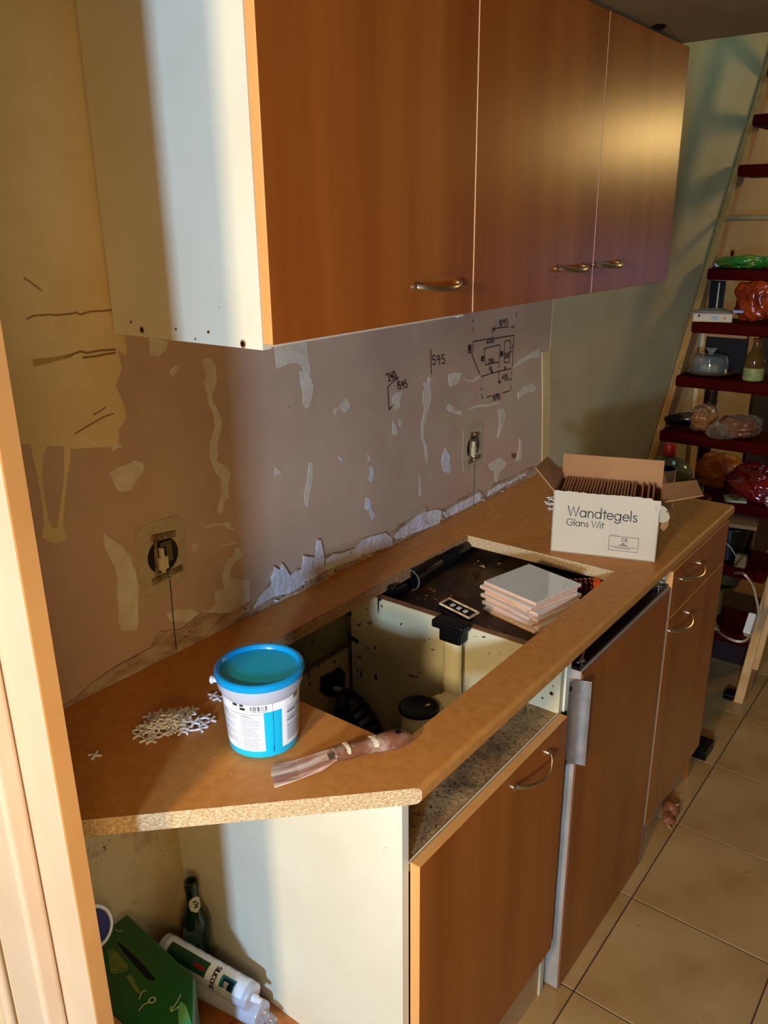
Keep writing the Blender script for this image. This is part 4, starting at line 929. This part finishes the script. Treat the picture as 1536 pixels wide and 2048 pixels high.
# ================================================================== SOCKETS
def socket(cx, cz, label, s_=1, tilt=0):
    so = thing('wall_socket', label, 'socket', (cx, -.0012, cz))
    T = lambda a, b, c: (a, -c, b)
    Mw = Matrix.Rotation(PI/2, 4, 'X')
    n = 26; rim = [(.047*s_*(1+R_.uniform(-.03, .03))*math.cos(2*PI*i/n), .047*s_*(1+R_.uniform(-.03, .03))*math.sin(2*PI*i/n)) for i in range(n)]
    sq = [(-.052, .062), (-.02, .068), (.04, .066), (.054, .05), (.056, -.02), (.05, -.062), (.01, -.07), (-.045, -.068), (-.055, -.03)]
    mb = MB(); mb.prism([(a*s_, b*s_) for a, b in sq], -.0012, .0002, T=T); mb.build('paint_halo', mat('pale_green_halo', S(184, 164, 124), .8, S(176, 150, 114), 40), so, local=True)
    mb = MB(); mb.lathe([(.0335*s_, .0006), (.0335*s_, .0009), (.0325*s_, .0009)], 30, Mw, cap=False); mb.lathe([(.0332*s_, .0007), (0, .0007)], 30, Mw, cap=False); mb.build('wall_box', mat('socket_dark', S(16, 12, 9), .7), so, local=True)
    mb = MB(); mb.tbox(Matrix.Rotation(.12, 4, 'Y'), -.026*s_, .026*s_, -.0035, -.0015, .030*s_, .042*s_); mb.tbox(Matrix.Rotation(-.10, 4, 'Y'), -.034*s_, .034*s_, -.0040, -.0015, -.045*s_, -.034*s_)
    mb.tbox(Matrix.Rotation(.05, 4, 'Y'), -.020*s_, -.013*s_, -.0032, -.0014, -.036*s_, .034*s_); mb.build('mounting_frame', mat('old_brass_frame', S(170, 140, 92), .4, S(110, 84, 50), 50, metal=.5), so, local=True, bevel=.0004)
    mb = MB(); mb.box(-.014*s_, .004*s_, -.010, -.0015, -.024*s_, .0); mb.box(-.010*s_, -.004*s_, -.011, -.002, -.030*s_, .018*s_); mb.build('terminal', mat('terminal_cream', S(206, 186, 140), .5), so, local=True, bevel=.001)
    mb = MB(); mb.box(.004*s_, .016*s_, -.008, -.0015, -.012*s_, .022*s_); mb.box(-.006*s_, .018*s_, -.006, -.0015, .018*s_, .026*s_); mb.build('contact_block', mat('contact_grey', S(120, 104, 76), .4, metal=.6), so, local=True, bevel=.001)
    mb = MB()
    for z in (.036, -.040): mb.lathe([(.0045*s_, 0), (.0035*s_, .0025), (0, .003)], 14, Matrix.Translation((.004*s_, -.004, z*s_)) @ Mw)
    mb.build('screw', M_steel, so, smooth=True, local=True)
    return so
x, z = wp(325, 1110); socket(x, z, 'stripped wall socket without a cover plate, above the spacer pile', 1.0)
x, z = wp(945, 893); socket(x, z, 'stripped wall socket without a cover plate, below the marker sketch', .95)

# ================================================================== STAIR SHELVES
fx = lambda z: 2.86+(z-.776)/1.6
stn = thing('stair_ladder', 'steep open wooden stair with oxblood treads used as shelves', 'stairs', (fx(0), -.3, 0))
M_str = mat('varnished_stringer', S(186, 140, 74), .5, S(166, 116, 54), 5, (6, 6, .8))
for y0, y1 in ((-.036, -.006), (-.600, -.568)):
    mb = MB(); wv_ = .105; mb.prism([(fx(0), 0), (fx(0)+wv_, 0), (fx(3.1)+wv_, 3.1), (fx(3.1), 3.1)], y0, y1, T=lambda a, b, c: (a, c, b)); mb.build('stringer', M_str if y0 > -.1 else M_wood, stn, bevel=.003)
TZ = [.226+.207*k for k in range(11)]
for z in TZ:
    if abs(z-1.675) < .01:
        MB().tube([(fx(z)+.01, -.036, z-.008), (fx(z)+.01, -.568, z-.008)], .012, 12).build('rod', mat('old_grey_rod', S(150, 124, 80), .5), stn, smooth=True); continue
    MB().box(fx(z)-.055, fx(z)+.17, -.567, -.0365, z-.046, z).build('tread', M_red, stn, bevel=.008)
# foot piece screwed over the front stringer
mb = MB(); mb.prism([(fx(.12)-.016, .12), (fx(.12)+.045, .12), (fx(.40)+.040, .40), (fx(.40)-.004, .405), (fx(.38)-.018, .38)], -.622, -.601, T=lambda a, b, c: (a, c, b)); mb.build('splice_board', M_wood, stn, bevel=.002)
MB().box(fx(0)-.0, fx(0)+.05, -.567, -.530, 0, .022).build('foot_block', M_blk, stn, bevel=.004)
def at(z, px, py): return hit(2, z, px, py)
def atx(x, px, py): return hit(0, x, px, py)
Z8 = {k: TZ[k] for k in range(11)}
# green bag
z = TZ[6]; y = -.135; x = fx(z)+.03
gb = thing('green_snack_bag', 'shiny green plastic bag lying on the upper stair tread', 'bag', (x, y, z))
M_gbag = mat('green_bag_foil', S(40, 120, 30), .18, S(110, 130, 40), 14, (1, 1, 1), (.45, .55), coat=.4, bump=.3, bscale=18)
blob('bag', M_gbag, gb, .06, .115, .028, .024, 4, .3, off=(0, -.02), crumple=.18); 
mb = MB(); mb.prism([(.07, .005), (.10, .0), (.115, .012), (.085, .03)], -.003, .003, T=lambda a, b, c: (c+.01, .03+a*.6-.0, b+.002)); mb.build('bag_tip', M_white, gb, local=True)
# small red-brown pump figure
rb_ = thing('dark_red_bottle', 'tiny dark red bottle standing behind the green bag', 'bottle', (fx(z)+.10, -.088, z))
MB().lathe([(0, 0), (.016, 0), (.019, .01), (.017, .035), (.008, .045), (.007, .055), (.010, .058), (.008, .068), (0, .07)], 24).build('body', mat('dark_red_glass', S(90, 20, 10), .25), rb_, smooth=True, local=True)
MB().tube([(0, .012, .04), (0, .028, .034), (0, .036, .015), (0, .04, .0)], .004, 8).build('handle', M_blk, rb_, smooth=True, local=True)
# orange bag hanging
z = TZ[5]; x = fx(z)+.10
ob = thing('orange_plastic_bag', 'translucent orange-red plastic bag standing on the tread behind the kitchen scale', 'bag', (x, -.25, z))
M_obag = mat('orange_film', S(170, 60, 8), .25, S(96, 12, 4), 9, (1, 1, 1), (.42, .58), coat=.2, bump=.6, bscale=12)
blob('bag', M_obag, ob, .045, .085, .088, .074, 11, .42, off=(0, .005), crumple=.26); blob('torn_corner', M_obag, ob, .012, .035, .04, .12, 14, .5, off=(0, -.06), crumple=.22)
kn = thing('dark_board', 'dark board leaning between the stringer and the orange bag', 'board', (x+.02, -.075, z)); mb = MB(); mb.box(-.01, .01, -.03, .028, 0, .155); mb.build('board', M_blk, kn, local=True, bevel=.002); MB().box(-.013, -.011, -.012, -.006, 0, .15).build('pale_edge', M_cardw, kn, local=True)
# kitchen scale / thermostat box with papers on it
x = fx(z)-.005
pl0 = atx(x-.05, 1376, 645); pr0 = atx(x-.05, 1456, 658); 
kb_ = thing('kitchen_scale', 'cream kitchen scale with a small display on the stair tread', 'scale', (x, -.10, z), .28)
MB().box(-.045, .12, -.082, .072, .0005, .036).build('housing', mat('cream_plastic', S(206, 176, 124), .45), kb_, bevel=.004, local=True)
MB().box(-.0462, -.0452, -.026, .002, .012, .026).build('display', mat('lcd_grey', S(92, 92, 62), .3), kb_, local=True)
Mx = Matrix.Translation((-.0452, .048, .026)) @ Matrix.Rotation(-PI/2, 4, 'Y'); MB().lathe([(.005, 0), (.005, .001), (0, .001)], 14, Mx).build('button', M_txtd, kb_, local=True)
Mx = Matrix.Translation((-.0452, -.052, .018)) @ Matrix.Rotation(-PI/2, 4, 'Y'); MB().lathe([(.0055, 0), (.0055, .0012), (0, .0012)], 14, Mx).build('button', mat('red_button', S(190, 60, 40), .4), kb_, local=True)
pp = thing('paper_sheets', 'loose papers lying on top of the kitchen scale', 'paper', (x, -.10, z+.037), .33)
mb = MB(); 
for k in range(4): mb.box(-.055+.004*k, .11, -.075+.01*k, .088-.012*k, .0+.0022*k, .001+.0022*k)
mb.build('sheet', mat('grey_paper', S(170, 156, 140), .6), pp, local=True); MB().box(-.04, .02, -.12, -.078, .002, .012).build('blue_wrapper', mat('pale_blue_wrap', S(150, 160, 200), .3), pp, local=True, bevel=.003)
# glass dome on a plate, black box behind
z = TZ[4]; x = fx(z)+.055; yc = -.137
dsh = thing('serving_plate', 'wide shallow plate under the glass dome on the stair tread', 'plate', (x, yc, z))
MB().lathe([(0, .002), (.05, 0), (.085, .004), (.118, .018), (.121, .021), (.117, .021), (.083, .008), (.05, .005), (0, .005)], 56).build('plate', mat('beige_ceramic', S(120, 92, 60), .15), dsh, smooth=True, local=True)
M_gl = mat('clear_glass', S(235, 240, 232), .03, trans=.92)
dm = thing('glass_dome', 'clear glass butter dome with a knob lid standing on the plate', 'glass dome', (x, yc, z+.006))
MB().lathe([(.070, 0), (.074, .002), (.072, .055), (.069, .068), (.060, .075), (.01, .078), (.01, .075), (.058, .072), (.066, .065), (.069, .05), (.070, 0)], 56, cap=False).build('dome', M_gl, dm, smooth=True, local=True)
MB().lathe([(.0, .078), (.012, .078), (.010, .084), (.016, .092), (.024, .099), (.022, .103), (0, .103)], 32).build('knob', M_gl, dm, smooth=True, local=True)
MB().lathe([(.058, .0765), (.061, .0775), (.058, .0785)], 48, cap=False).build('metal_band', M_steel, dm, smooth=True, local=True)
bt = thing('butter_block', 'pale block of butter under the glass dome', 'butter', (x, yc, z+.0065)); MB().box(-.04, .04, -.045, .03, 0, .036).build('block', mat('butter', S(150, 136, 96), .5), bt, bevel=.005, local=True)
bb = thing('black_box', 'black box with a tan top edge standing behind the glass dome', 'box', (fx(z)+.14, -.165, z))
MB().box(-.02, .028, -.085, .075, 0, .145).build('box', M_blk, bb, local=True); MB().box(-.021, .028, -.086, .075, .1452, .158).build('top_edge', M_card, bb, local=True)
# glass bottle with green label
yb = -.325
gbt = thing('sauce_bottle', 'clear glass bottle with a green paper label at the right of the glass dome', 'bottle', (fx(z)-.0, yb, z))
MB().lathe([(0, 0), (.036, 0), (.038, .004), (.038, .075), (.034, .095), (.018, .118), (.015, .15), (.017, .152), (.017, .165), (0, .165)], 40).build('glass', mat('amber_glass', S(120, 80, 30), .05, trans=.5), gbt, smooth=True, local=True)
MB().lathe([(.0388, .004), (.0388, .052)], 40, cap=False).build('label', mat('green_paper_label', S(120, 140, 66), .6, S(170, 160, 90), 30), gbt, smooth=True, local=True)
# bread, black shoe-like bottle, red cap
z = TZ[3]; x = fx(z)+.03
blk_ = thing('black_bottle', 'glossy black bottle lying across the stair tread', 'bottle', (x, -.085, z))
mb = MB(); mb.tube([(.02, .075, .02), (.0, .04, .028), (-.01, .0, .036), (-.01, -.03, .042), (.0, -.055, .046)], 0, 24, rads=[.017, .021, .027, .030, .026]); mb.build('bottle', mat('gloss_black', S(8, 10, 10), .12), blk_, smooth=True, local=True)
M_br = mat('bread_in_film', S(176, 112, 54), .3, S(120, 66, 30), 9, coat=.7, bump=.4, bscale=25)
M_film = mat('clear_film', S(200, 170, 130), .1, alpha=.10, bump=.8, bscale=30)
b1 = thing('bagged_loaf', 'loaf of bread in clear film, left one on the stair tread', 'bread', (x+.02, -.172, z)); blob('loaf', M_br, b1, .075, .056, .054, .053, 21, .25, crumple=.12); blob('film', M_film, b1, .080, .062, .058, .055, 22, .3, smooth=False, crumple=.25)
b3 = thing('bagged_loaf', 'loaf of bread in clear film, right one on the stair tread', 'bread', (x, -.325, z)); blob('loaf', mat('dark_bread', S(130, 70, 32), .3, S(80, 36, 18), 9, coat=.7, bump=.4, bscale=25), b3, .07, .072, .040, .042, 31, .25, crumple=.12); blob('film', M_film, b3, .078, .08, .046, .044, 33, .35, smooth=False, crumple=.25)
fb = thing('crumpled_film_bag', 'crumpled empty clear bag between the two loaves hanging over the tread', 'bag', (fx(z)-.03, -.265, z)); blob('film', M_film, fb, .03, .045, .035, .022, 41, .6, smooth=False, crumple=.4)
# red-capped greenish jar, seen above the tin can
z = TZ[3]
jr = thing('spice_jar', 'squat greenish glass jar with a red cap behind the tin can', 'jar', (2.50, -.185, .64))
tbn = thing('side_trolley', 'dark low box standing between worktop end and stairs', 'box', (2.24, -.24, 0)); 
MB().box(2.05, 2.42, -.42, -.06, 0, .688).build('box', mat('dark_box', S(40, 24, 16), .6), tbn, bevel=.005)
jr.location = (2.36, -.2455, .6886)
MB().lathe([(0, 0), (.050, 0), (.056, .01), (.058, .05), (.075, .10), (.085, .125), (.080, .150), (.050, .178), (.022, .19), (.022, .195), (0, .195)], 40).build('glass', mat('greenish_glass', S(140, 136, 84), .12, S(110, 100, 56), 12, trans=.4), jr, smooth=True, local=True)
MB().lathe([(.020, .196), (.0215, .197), (.020, .228), (.017, .236), (0, .236)], 24).build('cap', mat('red_plastic', S(190, 24, 20), .35), jr, smooth=True, local=True)
pj = thing('pickle_jar', 'dark green jar with a metal lid beside the tin can', 'jar', (2.331, -.352, .6886))
MB().lathe([(0, 0), (.030, 0), (.033, .005), (.033, .10), (.028, .112), (0, .112)], 32).build('glass', mat('pickle_glass', S(28, 44, 14), .08, S(70, 90, 24), 30, coat=.5), pj, smooth=True, local=True)
MB().lathe([(.029, .1125), (.031, .113), (.031, .126), (0, .127)], 32).build('lid', mat('dark_lid', S(60, 50, 30), .3, metal=.7), pj, smooth=True, local=True)
# tread with red bag, orange cup, socket plates
z = TZ[2]; x = fx(z)
rbg = thing('red_plastic_bag', 'glossy red plastic bag bulging from the middle stair tread', 'bag', (x+.05, -.44, z))
M_rbag = mat('red_bag_film', S(130, 10, 4), .15, S(70, 3, 2), 8, coat=.6, bump=.6, bscale=14)
blob('bag', M_rbag, rbg, .07, .11, .075, .064, 51, .35, crumple=.22); 
yo = thing('yellow_orange_bag', 'orange and yellow wrapper behind the red bag on the middle tread', 'bag', (x+.10, -.285, z)); blob('wrapper', mat('orange_wrap', S(214, 120, 26), .3, S(180, 60, 16), 8, bump=.4, bscale=12), yo, .035, .09, .08, .07, 53, .35, crumple=.22)
oc = thing('amber_cup', 'translucent amber plastic cup in front of the stair beyond the worktop end', 'cup', (2.235, -.3836, .6886)); 
MB().lathe([(0, 0), (.038, 0), (.041, .003), (.052, .098), (.055, .102), (.052, .104), (.040, .006), (0, .006)], 40).build('cup', mat('amber_plastic', S(150, 84, 34), .25, trans=.35), oc, smooth=True, local=True)
def cover(name_label, px, py, rz):
    h = at(z+.004, px, py); o = thing('socket_cover', name_label, 'socket cover', (fx(z)-.03, h.y+.03, z+.001), rz)
    mb = MB(); mb.box(-.040, .040, -.040, .040, 0, .010); mb.build('plate', mat('cream_cover', S(196, 178, 130), .35), o, bevel=.004, local=True)
    MB().lathe([(.022, .0102), (.0205, .0110), (.019, .0104), (0, .0102)], 32, Matrix.Translation((.008, 0, 0)), cap=False).build('dial', mat('tan_dial', S(140, 100, 56), .4), o, smooth=True, local=True)
    MB().box(-.031, -.024, -.012, .012, .0095, .0108).build('slot', M_blk, o, local=True)
    return o
cover('cream socket cover plate on the middle tread, left of its twin', 1488, 1000, .35)
o = cover('cream socket cover plate at the right picture edge on the middle tread', 1540, 1010, .5); o.location.y -= .06
# lower treads
z = TZ[1]; x = fx(z)
bs = thing('black_pot', 'black cooking pot full of odds and ends on a lower stair tread', 'pot', (x+.05, -.40, z))
MB().lathe([(0, 0), (.07, 0), (.085, .01), (.092, .13), (.096, .132), (.092, .134), (.082, .012), (0, .01)], 40).build('pot', M_blkg, bs, smooth=True, local=True)
pbx = thing('flat_carton', 'flat tan carton lying on the black pot', 'box', (x+.04, -.39, z+.1345), .2); MB().box(-.06, .07, -.105, .085, 0, .016).build('carton', M_card, pbx, bevel=.003, local=True)
ad_ = thing('power_adapter', 'beige plug adapter on a thin cable in front of the pot', 'adapter', (x-.045, -.475, z)); mb = MB(); mb.box(-.014, .014, -.02, .02, 0, .05); mb.build('body', mat('beige_plug', S(150, 118, 66), .45), ad_, bevel=.005, local=True)
MB().tube([(0, .02, .04), (-.005, .04, .07), (.0, .07, .09), (.01, .13, .10)], .002, 8).build('cable', M_cardw, ad_, smooth=True, local=True)
sd_ = thing('olive_dish', 'olive green shallow dish on a lower stair tread', 'dish', (x-.045, -.46, z-.207)); sd_.location = (fx(TZ[0])+.08, -.40, TZ[0])
MB().lathe([(0, .10), (.03, .10), (.075, .128), (.078, .131), (.072, .13), (.03, .105), (0, .104)], 36).build('dish', mat('olive_plastic', S(110, 96, 40), .5), sd_, smooth=True, local=True); MB().lathe([(.03, 0), (.03, .10)], 24).build('foot', mat('olive_plastic', 0), sd_, smooth=True, local=True)
pc = thing('pale_paper_triangle', 'folded pale paper sticking out on the lowest stair tread', 'paper', (fx(TZ[0])-.02, -.44, TZ[0])); mb = MB(); mb.prism([(-.03, .09), (-.045, -.03), (.06, .02)], .0005, .006, T=lambda a, b, c: (a, b, c)); mb.build('sheet', mat('tan_paper', S(150, 118, 66), .6), pc, local=True)
# power strip and cables
psx = thing('power_strip', 'white extension block fixed to the front stair post', 'power strip', (2.33, -.64, .33))
c1 = hit(1, -.625, 1514, 1232); c2 = hit(1, -.625, 1501, 1272); dv = (c1-c2); L_ = dv.length; Mx = Matrix.Translation(c2) @ Matrix(((dv.normalized().x, 0, -dv.normalized().z), (0, 1, 0), (dv.normalized().z, 0, dv.normalized().x))).to_4x4() 
psx.location = c2
mb = MB(); mb.tbox(Mx, 0, L_, -.0, .024, -.020, .020); mb.build('block', mat('offwhite_plastic', S(214, 206, 186), .35), psx, bevel=.004)
mb = MB()
for t_ in (.22, .5, .8): mb.lathe([(.0035, 0), (0, .0003)], 10, Mx @ Matrix.Translation((L_*t_, -.0008, 0)) @ Matrix.Rotation(PI/2, 4, 'X'), cap=False)
mb.build('pin_hole', M_blk, psx)
def spline(P, n=8):
    out = []
    P = [Vector(p) for p in P]
    for i in range(len(P)-1):
        p0, p1, p2, p3 = P[max(i-1, 0)], P[i], P[i+1], P[min(i+2, len(P)-1)]
        for k in range(n):
            t_ = k/n; out.append(.5*((2*p1)+(-p0+p2)*t_+(2*p0-5*p1+4*p2-p3)*t_*t_+(-p0+3*p1-3*p2+p3)*t_**3))
    return out+[P[-1]]
M_cab = mat('white_cable', S(206, 184, 150), .4)
Pa = [hit(1, -.59-.0*k, *p) for k, p in enumerate([(1492, 1152), (1506, 1172), (1512, 1195), (1516, 1215), (1516, 1233)])]
Pa = [hit(1, -.50, 1470, 1146), hit(1, -.55, 1482, 1146)]+Pa
tag(MB().tube(spline(Pa), .0042, 10).build('cable', M_cab, smooth=True), 'white cable curving down into the top of the extension block', 'cable')
Pb = [hit(1, -.615, 1502, 1264), hit(1, -.63, 1494, 1279), hit(1, -.62, 1478, 1283), hit(1, -.58, 1458, 1277), hit(1, -.52, 1440, 1266), hit(1, -.47, 1427, 1254), Vector((2.06, -.4235, .52))]
tag(MB().tube(spline(Pb), .0042, 10).build('cable', M_cab, smooth=True), 'white cable sagging from the extension block towards the cabinet', 'cable')
# red bag on the floor at the right edge
rf = thing('red_shopping_bag', 'red and white plastic shopping bag on the floor at the right edge', 'bag', (2.66, -.70, 0)); blob('bag', M_rbag, rf, .10, .055, .17, .15, 61, .3, crumple=.4); blob('white_print', mat('pale_pink_film', S(214, 150, 120), .35), rf, .07, .045, .045, .05, 63, .35, off=(-.055, -.012))
# dark clutter under the stair
uc = thing('dark_crate', 'dark crate standing on the floor behind the stair treads', 'crate', (2.72, -.30, 0)); MB().box(2.66, 3.0, -.55, -.06, 0, .16).build('crate', mat('dark_crate_red', S(48, 18, 12), .5), uc, bevel=.005)
